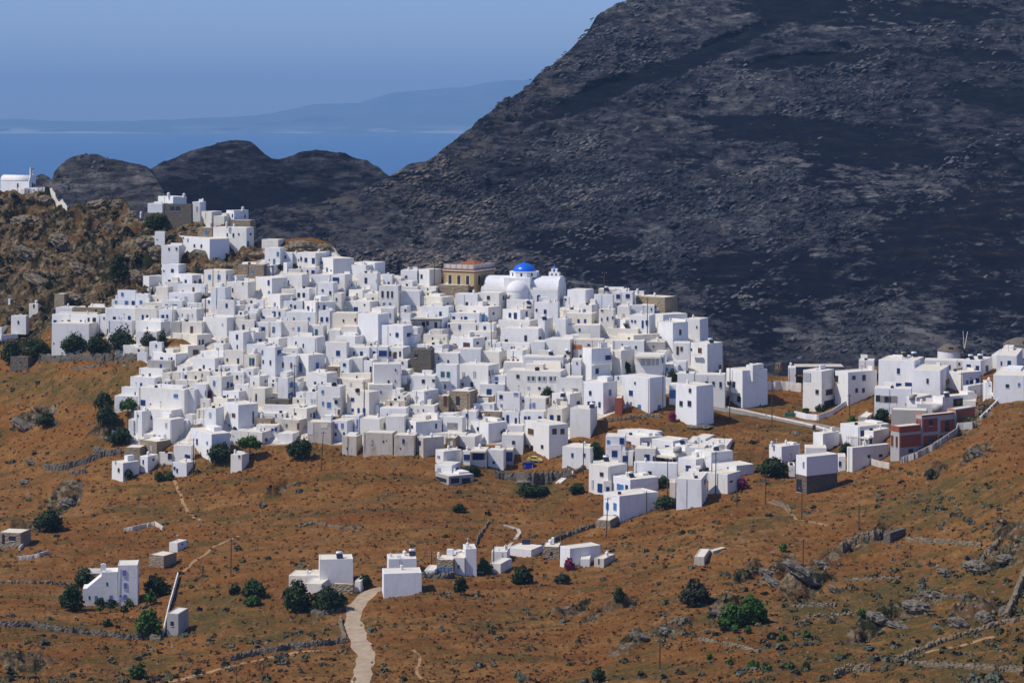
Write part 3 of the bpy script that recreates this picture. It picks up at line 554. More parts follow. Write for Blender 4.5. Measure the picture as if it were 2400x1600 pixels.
        if rr.random() < .42:
            b = MB(); p = C + fr['dl']*fr['w']*rr.uniform(.15, .85) + fr['dr']*fr['d']*rr.uniform(.25, .7); w = rr.uniform(.22, .45); b.lathe((p.x, p.y, z - .2), [(w, 0), (w*.95, .9), (w*1.2, .95), (w*1.15, 1.1), (w*.6, 1.2), (.03, 1.5)], 8); b.build('chimney', M['w'], e)
        if rr.random() < .30:
            b = MB(); s = fr['w']*rr.choice((.04, .95, .6)); p = Vector((C.x, C.y, 0)) + fr['dl']*s - fr['dr']*.06; b.tube(p + Vector((0, 0, fr['zb'] - off.z)), p + Vector((0, 0, z - .15)), .055, n=5); b.build('drain_pipe', WC['g'] if rr.random() < .5 else M['wood'], e)
        if rr.random() < .55 and fr['w'] > 3 and fr['d'] > 3:      # a raised parapet or stair head at the back of the roof
            a, c2 = sorted((rr.uniform(0, .5), rr.uniform(.4, 1))); y0 = rr.choice((.55, .75, .9)); hh_ = rr.uniform(.45, 1.5) if c2 - a < .5 else rr.uniform(.3, .7); b = MB(); P4 = [C + fr['dl']*fr['w']*s + fr['dr']*fr['d']*t for s, t in ((a*.94+.03, y0), (c2*.94+.03, y0), (c2*.94+.03, .97), (a*.94+.03, .97))]
            b.hexa([Vector((q.x, q.y, z - .3)) for q in P4] + [Vector((q.x, q.y, z + hh_)) for q in P4]); b.build('parapet', M['w'] if rr.random() < .75 else M['c'], e)
        if rr.random() < .22:
            b = MB(); p = C + fr['dl']*fr['w']*rr.uniform(.2, .8) + fr['dr']*fr['d']*.15; p.z = z - .1; b.box((p.x - .45, p.y - .2, p.z), (p.x + .45, p.y + .2, p.z + .7)); b.build('air_conditioner', M['tank'] if rr.random() < .6 else WC['d'], e)
    return len(heads)
# ---------------------------------------------------------------- the village: x-left, x-corner, x-right, top, foot | label | openings
DATA = r'''
@ 0 360 600 2352
1355 1492 1500 458 560 w|white hall with bright left wall on the castle top, left of its stone tower|
1450 1590 1715 397 475 w id=CAST|castle church block with two little white lanterns, highest of the village|H1548 355 30 48, H1690 363 28 40
1493 1760 1775 462 650 k|brown stone tower wall with two dark openings under the castle church|d1580 507 36 46,d1633 507 36 46
1765 1840 1850 445 560 w|slim white house right of the castle stone tower, one grey window|g1808 505 16 40
1320 1490 1498 545 610 k|low dark stone terrace below the castle hall|H1296 530 24 60
1850 1945 2040 532 610 c|low house with white parapet right of the castle tower|
1962 2062 2070 575 680 c|blank cream block below the castle, left of the lone lantern house|
2078 2150 2285 523 625 w|lone white house with a lantern and one dark window on the castle ridge|d2248 574 16 36,d2135 570 10 32,H2231 485 28 40
2110 2300 2352 613 700 s|rough tan stone house under the lone lantern house|
1815 1950 1958 680 790 s|brown stone house with one pale blue window left of the big castle-side house|l1897 730 28 44
1955 2265 2335 680 880 w|large white house with five small windows on the castle slope, pale blue door|d2087 745 10 28,d2143 750 14 36,d2193 740 12 18,d2303 740 14 20,L2276 832 26 52,H2082 622 22 60
1645 1925 2110 785 985 w|white house with battered walls and three small windows below the castle crag|d1786 847 14 28,d1850 850 14 32,d1697 870 14 32,H1722 775 28 40
1480 1645 1655 847 1010 w|leaning white house at the crag edge, two tiny windows|d1552 877 14 24,d1620 875 14 24
1420 1515 1530 716 830 w|white tower-like hut standing alone on the brown rock|d1443 790 8 12
+1380 1424 1430 760 822 w||
475 910 958 1485 1640 w|long low white house with six small openings at the village's far left|b505 1548 26 40,d572 1548 24 30,d632 1545 26 34,b742 1545 14 34,d813 1527 16 40,d865 1535 30 56
510 665 672 1415 1500 w|small grey-white house with a blue panel on top of the far left row|b548 1475 36 22
670 955 966 1415 1500 s|dark tan stone house with flat roof above the far left white row|d880 1443 14 26
498 590 652 1290 1400 s|roofless pale stone house on the scrubby slope far left|
265 350 362 1378 1440 c|tiny ruined hut with a dark doorway on the far left slope|d310 1400 14 32
100 240 268 1490 1590 w|white cube with one dark window among scrub at the far left|d168 1550 14 32
@ 0 700 400 2352
127 140 150 0 20 w t=20|far left white house corner hidden behind the hedge|
710 1228 1362 345 682 w t=11|big blank white house beside the left trees, darker right wall|d740 615 14 20,d840 625 12 20
0 15 250 497 600 w|low lavender-white building behind the dark hedge at the photo's left edge|
0 25 32 390 500 w|narrow white house cut by the left edge above the hedge|
140 385 465 805 960 k n=stone_hut|old stone hut with a dark window below the hedge, far left field|d280 885 26 34
@ 200 600 400 2349
1050 1282 1390 120 290 w|white cube house perched under the grey crag, one large dark window|d1198 203 36 52,d1080 205 18 22
790 878 1095 280 400 w|small white hut at the top end of the white ramp|
1165 1470 1655 262 400 w|white house below the crag with a bright blue door and dark arch|b1382 348 28 48,d1237 332 12 26,n1510 358 24 36,D1583 347 38 60
1630 1935 2060 198 410 c|cream house with three pale blue shutters behind the tall pole|l1708 290 38 66,l1838 293 38 66,l1950 290 14 66
440 690 720 475 730 w|two-storey white house with pale blue shutters and navy door, upper left|l508 527 34 48,l565 645 46 62,B658 652 42 72
690 865 905 520 730 w|lower white block with one pale blue window right of the navy-door house|l765 637 40 50
360 452 462 600 735 w|narrow white annex with one pale blue window at the upper left edge|l420 632 28 40
967 1135 1215 425 650 c|cream tower block stepping above the upper left terrace|
1270 1660 1690 388 525 w|wide white house with brown door and small square window, upper left|N1487 463 26 66,d1343 483 14 24
1100 1275 1290 355 430 w|white stub house at the foot of the ramp|
872 1138 1145 548 650 c|low cream house with one dark slot, upper left terrace|d997 607 14 30
1145 1500 1515 508 650 w|white house with two grey windows left of the tall dark tree|g1250 577 26 44,g1383 580 36 50
785 1048 1060 638 735 c|low cream house with a small brown door in the upper left row|n935 702 24 38
1050 1335 1395 615 745 w|white house with a bright blue square window and grey window, upper left row|d1117 687 28 48,b1240 697 42 62,d1362 695 20 46
1400 1600 1622 648 740 w|low white annex with one tiny square window under the dark tree|d1445 685 18 26
268 690 700 722 900 w|long white row house with two blue doors and a dark window, left side|d398 858 38 50,b476 862 28 52,B605 855 36 64
690 980 990 726 900 c|cream row house with twin narrow blue and dark doors|B790 845 26 72,D850 842 24 66
988 1222 1232 738 915 w|white row house with one tall navy door and a blue window|B1067 857 32 100,b1125 830 25 50,d962 795 16 30
1228 1530 1640 732 910 w|white house with a pale grey door and dark stone side wall|G1410 837 28 78,g1472 815 16 42,d1335 805 10 20
202 300 335 800 1010 w|narrow white house with one dark window beside the big left tree|d257 855 20 30
312 640 690 892 1060 w|blank white terrace house above the big left tree|
690 1040 1175 908 1090 w|broad white house with a slim slot, right of the left trees|d852 990 14 30
700 985 995 1040 1195 w|white garden wall block behind the small left trees|
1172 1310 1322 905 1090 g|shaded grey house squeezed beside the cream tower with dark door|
1322 1605 1672 908 1100 c|cream block with one tall dark brown door, left centre|N1462 1018 36 104
1192 1540 1745 1087 1250 c|cream house with twin navy slit doors on its shaded right wall|d1388 1200 22 46,d1255 1205 16 30,B1572 1195 20 84,B1617 1195 26 94
1072 1412 1645 1237 1345 c|cream house with a wide brown garage door on its right wall|d1145 1293 22 40,d1236 1298 30 60,n1520 1322 78 68
912 1245 1440 1347 1460 w|white terrace house with clutter and one window above the grey cement wall|d1187 1412 24 38,b1050 1405 40 30
850 1188 1235 1442 1580 g|bare grey cement house with one blue window, left edge|b1037 1514 26 56
1582 1902 2040 1318 1430 w|white house below the small square-window tower|
1772 1902 2020 1208 1330 w|little white tower with one grey square window, left centre|g1817 1277 32 42
1912 2178 2200 1297 1510 c|cream house with a dark door and a slot window, left centre|D2102 1443 26 70,d1952 1430 20 44
1470 1782 1935 1413 1590 w|white house with single dark door above the long left terrace|D1632 1525 26 54,d1852 1450 14 14
1615 1950 2082 852 1100 w|big blank white wall house with sloping top, below the dry bank|g1885 940 18 32
1972 2188 2345 1047 1300 w|white house with one dark window over another, left centre|d2087 1113 28 68,d2090 1247 16 52
1942 2238 2345 362 580 w|pale house with two slim windows behind the rusty pole|d2167 378 16 28,d2027 468 16 56
1722 1928 1945 432 730 w|tall white house with a pale blue arched door, upper left|L1817 640 32 78
1808 2052 2075 608 830 w|white house with a blue door under a hanging vine|B1943 682 26 62
1975 2080 2240 270 350 w|white terrace with rusty railing below the tan house|
@ 550 560 400 2349
412 628 698 122 365 w|tall white house with pale blue door and window at the rock foot|l592 208 30 62,L543 327 30 108,d475 287 10 22
370 600 690 10 110 c|cream castle-side house just left of the bare rock knob|
42 400 408 352 500 s|tan house with one small blue window left of the blue pergola|l243 457 30 52
808 1112 1262 197 385 w|white house with two blue shuttered windows below the rock knob|d913 275 18 52,b980 290 36 62,B1082 302 40 80,d878 290 14 26,H845 155 26 40
1085 1255 1266 177 265 w|white top block on the ridge right of the rock knob|
1112 1355 1640 272 500 w|wide white house with four blue windows on the upper ridge|l1195 328 38 36,d1210 425 18 36,l1272 423 24 56,b1327 433 14 22
922 1108 1116 388 500 w|white house with purple door and balcony below the ridge houses|d1003 447 22 38,B1078 462 44 64
727 912 922 412 500 c|cream stone house with tiny dark window behind the green hedge|d797 470 18 26
668 720 802 325 490 w|curved white wall house left of the green hedge|
1482 1805 1932 362 500 w|white house with a blue arched window on its right wall, upper ridge|b1865 430 24 58
1642 1930 2072 327 440 w|blank white house at the right end of the upper ridge row|
1352 1560 1642 285 380 w|white house with balustraded roof on the upper ridge|
627 928 1032 492 690 w|white house with two slim blue windows below the green hedge|b658 588 28 42,b740 588 12 38
277 512 732 540 800 w|tall white house behind a pole, blue-grey door upstairs|b467 603 26 72,l473 742 26 50
1327 1520 1622 492 745 w|white house with one huge royal blue window|b1392 567 86 76,l1400 620 28 26
1702 1962 2012 472 690 w|white house with a black arched door, upper centre|D1805 572 34 78,g1953 577 20 48
1052 1312 1322 492 580 w|white screen wall block of the upper terrace|
1117 1358 1368 602 880 w|white house with flower-pot balustrade and two dark windows|d1210 710 26 34,d1314 743 26 54
1982 2252 2262 645 965 w|white house with three tall narrow arched windows in a row|d2033 762 28 92,d2107 765 26 92,d2165 765 24 90,l2055 905 28 58,l2137 905 28 60,H2217 590 26 50
2042 2168 2202 492 660 w n=bell_chapel cat=chapel|small chapel front with a bell arch on the upper terraces|d2118 612 24 48,H2115 460 40 40
822 1028 1112 682 890 w|white cube with two white-shuttered windows side by side|d882 772 34 62,d950 772 34 62,w848 772 16 60,w986 772 16 60
642 822 832 687 790 c|cream wall house left of the twin-shutter cube|
457 625 832 772 985 w|white house with purple door and dark window, centre left|P553 917 26 82,d668 903 22 52
630 935 945 850 985 w|white courtyard house with two dark openings, centre left|d775 918 26 38,d830 937 25 54
942 1112 1392 872 1130 w|white house with blue arched window and slim blue door behind a pole|b1013 952 30 54,b1162 935 10 42,B1232 950 28 78
702 1112 1155 1005 1135 w|white lower house with a square pale blue window left of the pole|d815 1100 18 38,l1020 1100 26 44
1152 1312 1322 992 1210 w|white house with a blue pair of windows under a balustrade|b1197 1107 34 66,b1270 1108 32 62
372 700 708 972 1090 w|white house with blue double door and blue side window|B540 1037 46 80,b615 1032 26 62
355 580 588 1077 1130 w|white terrace with a blue bench-like window, centre left|b390 1080 48 32
1362 1472 1482 752 1010 c|cream gable house with little arched niche|d1398 832 18 40
1482 1632 1642 787 880 w|white vaulted hut with one square window|d1543 843 26 24
1565 1762 1900 702 800 w|white flat house with tiny window above the vaulted hut|d1683 760 20 22
1782 1975 1985 752 870 w|white house with brown awning left of the three-arch house|n1900 827 24 46
1482 1862 2005 862 1025 w|broad low white house with one round-topped navy window|b1668 968 54 66,d1787 907 20 26
1317 1680 1692 1022 1220 c|grey-cream weathered house with two small windows, centre|d1497 1127 20 40,d1660 1115 22 48
1687 1975 2130 1037 1415 w|tallest blank white wall of the centre with lavender right side|
1892 2192 2202 952 1160 w|white house with one pale blue slot below the three-arch house|l2138 1052 16 62
7 272 302 1117 1295 c|cream house with two tall navy doors, left centre|B120 1227 30 96,B287 1232 22 92
297 465 502 1147 1300 w|white house with a blue double window, left centre|b382 1248 70 78
492 638 652 1142 1365 w|white house with one navy door and pale lamp, left centre|B535 1249 34 78
647 1008 1028 1132 1365 c|wide cream rough house with one tall pale door|L880 1257 28 96,g800 1230 28 32
1007 1222 1272 1192 1360 w|white house with a grey-green door and shutters|T1123 1292 34 104,t1068 1320 40 42
1282 1450 1462 1252 1350 w|small white house with a dish on the roof, centre|
1457 1690 1698 1202 1345 c|cream house left of the tallest blank wall|
1397 1660 1778 1342 1485 w|white step house below the tallest blank wall|
17 260 430 1292 1490 w|white house with an arched purple window on its bright end|d32 1348 26 70,b340 1408 68 64
457 605 762 1372 1490 w|white cube with one dark slot, centre left|d537 1448 14 42
722 1130 1248 1357 1590 w|large white house with a dark slot and grey side wall, centre left|d842 1432 18 42,d943 1468 16 56
162 428 438 1452 1580 w|white low front house beneath the arched purple window|d35 1478 14 40
@ 900 560 500 2347
782 1030 1040 607 780 w|white stepped house with one dark door left of the big church|D910 720 26 54
1032 1282 1344 592 790 w|pale two-storey house at the church's left foot, three windows|d1148 647 32 44,d1148 737 30 34,d1218 735 16 30,d1315 645 14 48
592 925 992 510 640 s|tan stone terrace house in front of the ochre mansion|d960 575 44 46
402 525 595 577 650 c|low cream house with two small openings left of the stone terrace|d483 607 14 22,d538 620 25 20
182 395 402 572 700 w|blank white house below the upper right-hand ridge row|
167 370 382 522 590 w|white roof house with red box, left of the mansion|
372 500 632 337 500 w|white skyline house with one blue window left of the mansion|b413 413 22 48
182 365 378 345 450 w|white skyline house with a boat-like tank beside it|d243 417 24 28,H273 308 30 36
327 640 776 642 790 c|long cream house with two small dark windows, upper centre|d473 732 26 22,d702 717 14 30
402 712 772 747 890 w|white house with a blue door behind a blue balcony rail|B620 830 26 62,b362 845 26 30
302 640 712 870 990 w|shaded white terrace house below the blue balcony|d435 940 36 60,d483 928 22 44,d570 945 30 60
717 1050 1058 817 935 w|white house with two navy windows and one slot, centre|b767 882 30 60,d853 870 14 30,b898 884 34 60
782 1148 1292 752 905 w|grey-white house with pale blue patch, below the church's left foot|d845 797 26 22,d997 800 24 24,d1205 820 18 26
1050 1120 1128 840 925 w|narrow white house with pale blue painted door below the church|L1095 872 40 96
692 1040 1052 927 1020 w|low white house with small navy door, centre|d717 957 16 38,B832 970 26 50,d1020 980 12 62
1042 1208 1218 932 1040 w|small white house with one blue window right of centre|b1107 978 26 38
1302 1500 1652 782 910 w|white house with bright blue door directly below the church apse|b1385 838 28 52,B1445 852 34 84,b1570 838 18 84
1347 1640 1655 672 800 w|blank white terrace wall house under the church apse|d1595 760 50 36
1652 1915 1936 702 895 w|white house with dark window and drain pipes below the church's right end|d1677 783 20 32,d1772 800 28 48
1702 1925 1938 640 710 w|white penthouse with two slit windows under the church wing|d1887 677 10 32,d1912 675 10 32
1257 1605 1692 902 1010 w|low white house with three roof pots, centre right|d1605 965 22 26
1692 1770 1862 882 1100 w|tall white corner house with narrow front, centre right|
1282 1700 1772 987 1165 w|long white house with dark door and two air conditioners|d1345 1118 32 34,D1558 1090 28 64,D1715 1105 26 60
-70 212 322 957 1200 w|white house with blue shutters on two faces below the tallest blank wall|b143 1055 32 50,d68 1050 10 22,b275 1055 46 42,b130 1175 24 24,d178 1175 20 20
432 698 716 1052 1175 c|cream round-cornered house with one dark slot, centre|d533 1095 14 30,d660 1095 10 16
332 640 722 1167 1260 w|low white house with barred balcony, centre|d520 1193 32 26
732 980 1132 1092 1215 w|white house with two arched brown-shuttered windows|n775 1172 46 42,n908 1168 72 58,b1120 1103 18 46,d1030 1145 24 26
902 1195 1242 1020 1110 w|white house behind the brown-shutter house with red cloth|r1035 1062 40 10
47 210 292 1197 1325 w|white neoclassical-looking house with brown door between two slim windows|d67 1265 20 58,N121 1277 36 72,d176 1265 20 58
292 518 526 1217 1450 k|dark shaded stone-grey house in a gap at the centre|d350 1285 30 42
517 820 832 1257 1385 w|white low house with two small openings above the green courtyard|d602 1315 12 30,d706 1348 18 36
832 1065 1072 1212 1385 w|blank white house left of the tan plaster wall, centre|
1072 1270 1352 1242 1385 c|tan plaster wall house left of the taverna sign|d1310 1370 16 54
1352 1525 1612 1227 1365 w id=TAV|white taverna with lettering over three dark red windows|r1372 1338 22 30,r1421 1337 30 26,r1472 1337 22 30
1202 1600 1622 1147 1245 w|white house with two vents directly above the taverna|d1405 1195 20 20,d1432 1193 12 22,d1537 1187 8 22
1622 1770 1780 1130 1300 w|plain white house behind the taverna's right side|
1772 2050 2122 1107 1320 w|tall blank white house right of the taverna, one brown vent|n1985 1290 36 36
@ 1300 620 500 2347
137 340 432 282 460 w|blank white skyline house right of the church|
432 640 655 332 510 w|white skyline house with a slim pipe, right of the church|
482 790 802 272 350 c|cream rooftop storey with a golden tank right of the church|
642 858 886 302 500 w|white skyline house with two navy-shuttered windows|b698 352 42 48,b803 348 44 48,d697 440 20 18
862 980 988 332 400 w|small white skyline house with a pointed chimney|H910 262 30 70
887 1213 1352 362 560 s|big brown stone house at the right end of the skyline|
262 410 486 447 570 w|white upper storey with a wide blue window above tan walls|l320 508 40 38
92 268 282 497 560 w|low white block left of the wide blue window|H200 437 24 50
92 408 478 542 680 c|tan lower house with two blue shutters|b262 627 24 54,b335 627 24 56,d445 633 10 32
482 655 672 490 710 c|cream house with one blue slot and a small square window|d520 507 24 20,d517 605 12 38,b580 595 16 42,b640 585 20 30
687 825 832 462 620 w|white house with roof corner posts and grey window|g757 560 24 42,H808 412 26 44
822 1098 1112 447 570 w|white house in front of the brown stone house|d1063 492 12 32
817 1042 1112 562 790 w|white house with navy door and blue shutter behind the tall pole|d850 622 18 26,b885 627 18 30,B967 657 20 84,b1013 640 26 54
1072 1193 1462 552 680 w|white house with wide blank right side, upper right|
1122 1300 1472 642 900 w|tall white house with one dark slot on its right face|d1382 745 22 60
1422 1598 1692 602 810 w|rightmost white house of the upper village, small dark window|d1563 688 12 28
1202 1530 1542 622 720 w|white roof block behind the tall slot-window house|
582 778 946 607 740 w|white rounded courtyard house with a planter|d670 690 54 36
582 918 972 707 790 c|cream low house below the planter house|
572 868 1157 777 880 c|cream long house with patched stone right wall|d817 817 24 32
632 985 992 837 950 w|white house with three small windows in a row, right side|d743 880 12 22,g800 907 26 38,d893 910 20 34
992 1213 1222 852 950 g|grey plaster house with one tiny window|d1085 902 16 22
127 500 512 667 780 w|low white house with one dark window, right of centre|d273 718 20 34
2 123 192 602 790 w|white blank corner house right of centre|
207 540 548 827 1045 c|grey house with orange painted panels|o253 905 88 46,o420 908 150 20,d285 1010 20 36,d373 885 24 26
302 405 622 925 1290 w|white house with two balustraded balconies and navy doors|b588 1025 56 54,B467 1172 34 60,V440 1080 330 50,V440 1243 330 56
622 735 882 945 1210 c|tan and white wall house right of the balcony house|c680 990 100 80
887 1210 1222 987 1240 w|glazed porch house with blue trim above stone base|g973 1072 48 72,g1035 1072 46 72,g1085 1072 28 72,g1130 1070 30 72,l1190 1050 20 64,Y1030 1012 280 20
1302 1490 1502 862 1060 w|white house with two brown doors upper right|N1352 945 26 92,n1395 928 26 52
1492 1680 1852 872 1200 w|white corner house with red-brown window and blank right wall|d1505 935 12 28,n1596 945 38 58,V1585 995 100 44,D1820 1128 24 54
1350 1540 1546 1197 1390 w|white shop with pale blue shutters low on the right|l1415 1340 40 64,l1490 1330 40 30,l1590 1300 40 24
1542 1875 1885 1212 1580 w|white house with three windows under white hoods, right|d1670 1300 26 38,d1745 1305 24 42,d1823 1320 24 62,H1823 1150 24 70
1882 2065 2346 1167 1580 w|large white house with a balcony and vast blank right wall|d1918 1305 40 38,D1973 1317 26 64,d2027 1478 34 68,D1915 1482 24 84,V1945 1372 180 54
+2105 2180 2300 1107 1190 w back=1||
737 1045 1227 1247 1645 w|big white house with four blue openings behind a pole, right centre|b838 1412 40 58,d882 1303 14 28,l837 1533 22 46,L932 1575 34 72,L1150 1575 34 66
1257 1420 1432 1322 1570 w|low teal-fronted white shop between two big houses|l1335 1425 155 92
1327 1560 1752 1337 1800 w|white house with three dark square windows and blank right wall|d1488 1385 24 46,d1390 1528 34 58,d1482 1528 38 62
302 535 692 1302 1600 w|white house with blue doors and a pole shadow, right centre|d391 1412 26 50,B378 1539 34 70,b428 1532 32 58,B493 1540 24 62,l610 1407 26 64
@ 240 820 400 2349
502 830 955 265 410 w|white house with a grey-green window at the left edge|d565 355 20 30,t652 347 26 54
382 735 832 382 530 w|white house with one blue window and two navy doors, left edge|b532 478 28 54,B773 482 26 84,B817 482 30 84
262 560 600 517 650 w|low white house with a dark door at the left edge|d450 598 12 46
165 470 482 635 785 w|pale blank house behind the left pine|
482 1130 1272 547 900 w|very big blank white house with one blue square window, lower left|l1008 632 56 50,B558 724 62 76,d663 745 12 22
1132 1270 1342 547 810 w|shaded white house right of the very big blank house|
832 940 952 312 420 c|small cream house with one blue shutter, left|b928 365 32 48
817 940 948 417 530 w|tiny white house with a blue boat-shaped cover|d870 460 14 32,l925 460 40 42
962 1063 1072 302 420 c|tiny cream house with shaded opening, left|
1072 1163 1172 297 425 w|white house with one bright blue door, left|B1145 372 34 60
1167 1480 1492 292 420 c|cream house with two dark slots, left|d1283 380 22 48,d1372 343 14 36
1482 1743 1792 302 400 w|white flat house with a tiny slot beside a pole|d1497 347 12 30
1237 1550 1672 117 305 w|white cube with a dark window and grey end, left terraces|d1395 232 24 52,d1480 268 24 30,d1618 160 14 14
1567 1862 1938 217 310 w|rough white stone-built house with one slot|d1743 265 14 38
1947 2118 2132 62 230 c|cream house with green and blue doors side by side|T2035 160 28 104,B2075 160 30 98
1752 1943 2045 302 410 w|white house with one brown window, left centre|n1853 375 30 52,d1982 368 46 32
1002 1310 1320 417 535 c|low cream house with a brown slot, lower left|n1182 492 14 28
1212 1428 1442 472 700 w|white house with a pale blue slot beside the red bush|l1420 595 18 74
1432 1640 1805 372 665 w|white house with a pale blue window and two blue arched doors|l1537 458 28 74,b1730 480 26 82,b1778 480 34 54
1812 2013 2032 477 610 w|white domed terrace house, lower left centre|d1908 545 14 38
1652 1880 2008 572 720 w|white cube with two slots and grey right wall, lower left|d1722 632 14 38,d1828 640 14 24
2012 2240 2348 532 720 c|cream house with one tall dark slot, lower left centre|D2115 652 20 98
2012 2163 2302 367 520 w|white house with one blue window on its right face, lower left|b2255 425 40 38,d2083 455 14 38
1507 1720 1962 672 820 c|cream low house with a brown slot above the tall white house|d1615 758 14 28
1347 1478 1502 672 820 c|cream rough house beside the pink bush|
1397 1565 1682 802 1150 w|tall narrow white house with grey window above dark slot, lower left|g1480 890 28 70,d1480 1080 16 52
1292 1390 1398 818 980 c|small cream house left of the tall narrow house|
1285 1388 1394 955 1040 w|white little domed outbuilding, lower left|
1682 1868 2148 757 1120 w|white house with brown and grey shuttered windows and navy door|g1742 905 36 74,n1805 900 46 58,B1742 1072 30 92,d2075 930 18 170
432 545 692 847 1140 w|white house with corner drain and one small window, lower left edge|d490 905 16 30
552 948 1115 832 1080 w|white house with two small dark windows above bare rock, lower left|d677 930 16 48,d843 935 18 30
692 948 1132 957 1258 w|white two-storey house with three white-framed openings, lower left|g875 1035 26 64,g785 1205 22 74,g860 1200 30 82
357 430 437 962 1130 w|slim white buttress house at the left slope|
512 748 945 1262 1450 s|stone house with two white windows at the village's lower left|g568 1348 28 62,g672 1350 34 64
302 520 532 1342 1530 s n=stone_shed|pale brown stone shed wall at the lower left corner of the village|
1212 1500 1765 1157 1570 w|white house with blue and pale windows above a grey base, lower left|b1302 1262 20 84,l1440 1280 16 42
1217 1310 1402 1027 1160 s|tan stone block left of the tall narrow house's foot|
1887 2200 2348 1132 1290 c|cream house with one dark arched window above the fig tree|d2255 1235 34 48
@ 600 800 400 2349
72 265 366 82 445 w|white house with three slim windows and a navy door recess|l85 148 18 62,d97 280 18 52,d197 292 20 64,B320 148 46 62
367 580 588 92 200 w|white house with one dark square window, centre left|d515 163 34 38
267 550 562 202 440 w|white house with two tall brown slots, centre left|n370 325 24 74,n483 330 22 74
557 722 955 192 440 w|white house with pale blue door and stair rail|L618 360 34 124,l845 350 40 120
957 1250 1292 17 355 w|white battlemented house with one big navy window|b1128 163 52 74,d1118 285 14 48
1257 1560 1566 87 275 w|white house with two blue windows beside the battlements|d1348 163 22 48,b1450 173 38 72
1567 1813 1822 77 245 w|white house with a blue awning and arched blue door|B1625 180 34 90,b1745 165 110 80
957 1155 1163 347 470 s|tan rubble-stone house with small opening, centre|d1105 385 25 32
1157 1283 1366 252 500 w|white house with a blue window above a teal door|b1215 322 38 46,T1195 449 30 84
1292 1470 1478 222 420 w|white courtyard wall behind the green vine|
1467 1610 1722 262 435 w|white house with one tall dark door, centre|D1578 382 26 76
1617 2000 2098 307 650 w S|large lavender-white block with three tiny windows, centre|d1920 395 18 32,d1825 555 26 42,d1915 545 16 22
687 975 1122 442 690 w|white house with a blue and a brown window, centre|b813 588 26 72,n908 570 18 38
1182 1580 1605 437 535 c|cream low house with one dark slot, centre|d1387 492 16 46
982 1470 1612 527 645 c|cream flat house with a grey window and roof pipe, centre|g1305 592 32 52
1552 1885 1908 592 755 w S|lavender-white blank cube with one slot, centre|d1718 695 16 32
302 440 532 502 790 w|white rounded house with two blue-grey windows behind a pole|l487 597 46 74,l475 737 58 60
122 450 462 802 900 k|old stone cellar house with dark doorway, lower centre|d295 865 30 52
682 835 842 692 925 w|white house with twin white shutters, lower centre|g765 820 24 58,g805 820 20 58
842 1163 1242 622 1020 w|white three-storey house with a blue awning and dark windows|l915 695 30 52,l920 852 24 52,l1003 875 54 80,d1102 835 40 52,N1140 977 28 82,V1105 740 120 60
1247 1558 1702 702 1040 c|cream-white house with four blue openings behind a pole|b1327 800 46 54,b1330 945 30 48,B1411 950 28 70,B1487 972 34 112
107 660 672 882 1000 w|low white house with whitewashed domed roof, lower centre|
47 408 416 987 1070 w|white low front house with two slots, lower centre|d273 1020 14 42,d363 1017 14 36
412 700 857 922 1100 c|rough cream house with two blue doors on its right wall|d543 1000 24 38,b757 1015 14 54,B800 1022 24 94
2 230 262 1057 1150 s|tan stone house with one dark slot, lower centre left|d215 1110 18 50,d95 1118 20 14
2 298 312 1152 1260 w|low white house with two blue windows, lower centre left|d117 1208 12 38,b225 1215 34 36,b270 1208 30 54
312 598 702 1082 1225 e|weathered house with brown door and green window|t420 1160 26 52,N583 1167 36 94
707 1038 1048 1112 1380 e|house with peeling plaster patches above the dry bank|c750 1200 80 160,c940 1160 90 60
1047 1255 1382 1092 1325 w|white house with two lavender shutters|p1105 1160 36 72,p1187 1160 36 72,d1097 1277 26 46,d1210 1268 26 38
1172 1350 1362 1027 1100 w|white house with one vent behind the lavender shutters|d1245 1065 18 26
967 1143 1152 1027 1090 s|tan stone hut with a dark arch, lower centre|d1065 1062 54 34
1352 1420 1432 1022 1225 w|slim white house with one lavender door|P1393 1132 20 124
1422 1705 1792 1067 1235 w|blank white house with one dark door at the right, lower centre|D1768 1152 16 76
1702 2068 2082 917 1060 w|white house with two vents, lower centre|d1805 1005 10 32,d1858 1012 34 20
1640 1695 1706 872 960 w|small white chimney-like house, lower centre|
1792 2045 2056 1032 1260 w|blank bright white house above the rough plaster houses|
1892 2200 2560 1107 1300 w|white house with blue door, grey window and long right wall|B1997 1167 28 114,g2087 1188 34 70,d2150 1175 24 42,b2480 1165 24 68
1182 1385 1468 1307 1570 e|weathered square house with brown shaded side, above the dry slope|d1255 1475 16 38
1472 1880 1892 1262 1555 e|wide weathered plaster house with three small openings|g1592 1378 26 66,d1752 1375 14 32,d1793 1362 10 10
1897 2190 2202 1292 1575 e|weathered house with one pale blue window, lower centre|b2027 1375 28 68,d1985 1470 16 22
1772 2068 2080 817 925 e|rough cream house with one dark door beside a small tree|D1858 877 26 66
@ 960 800 500 2347
2 283 292 377 545 w|white house with two paired dark windows left of the arched balcony|d5 440 12 42,d150 440 34 44,d262 432 28 32
287 523 556 257 560 w|white house with two arched green windows and a small balcony|t362 365 40 68,t424 365 34 64,V390 412 100 40,D390 497 20 44,g475 490 16 30
532 868 988 267 560 w|big white house with two grey shuttered windows, centre|g592 365 30 58,g713 360 30 62,d685 473 30 52,d585 470 20 30,b592 523 20 46,d877 350 12 62,g910 335 24 48
892 1058 1102 372 560 w|white house with one pale blue window, right of the grey shutters|l955 410 36 46
767 1048 1062 472 615 w|white house with one large blue window, centre right|b873 557 54 70
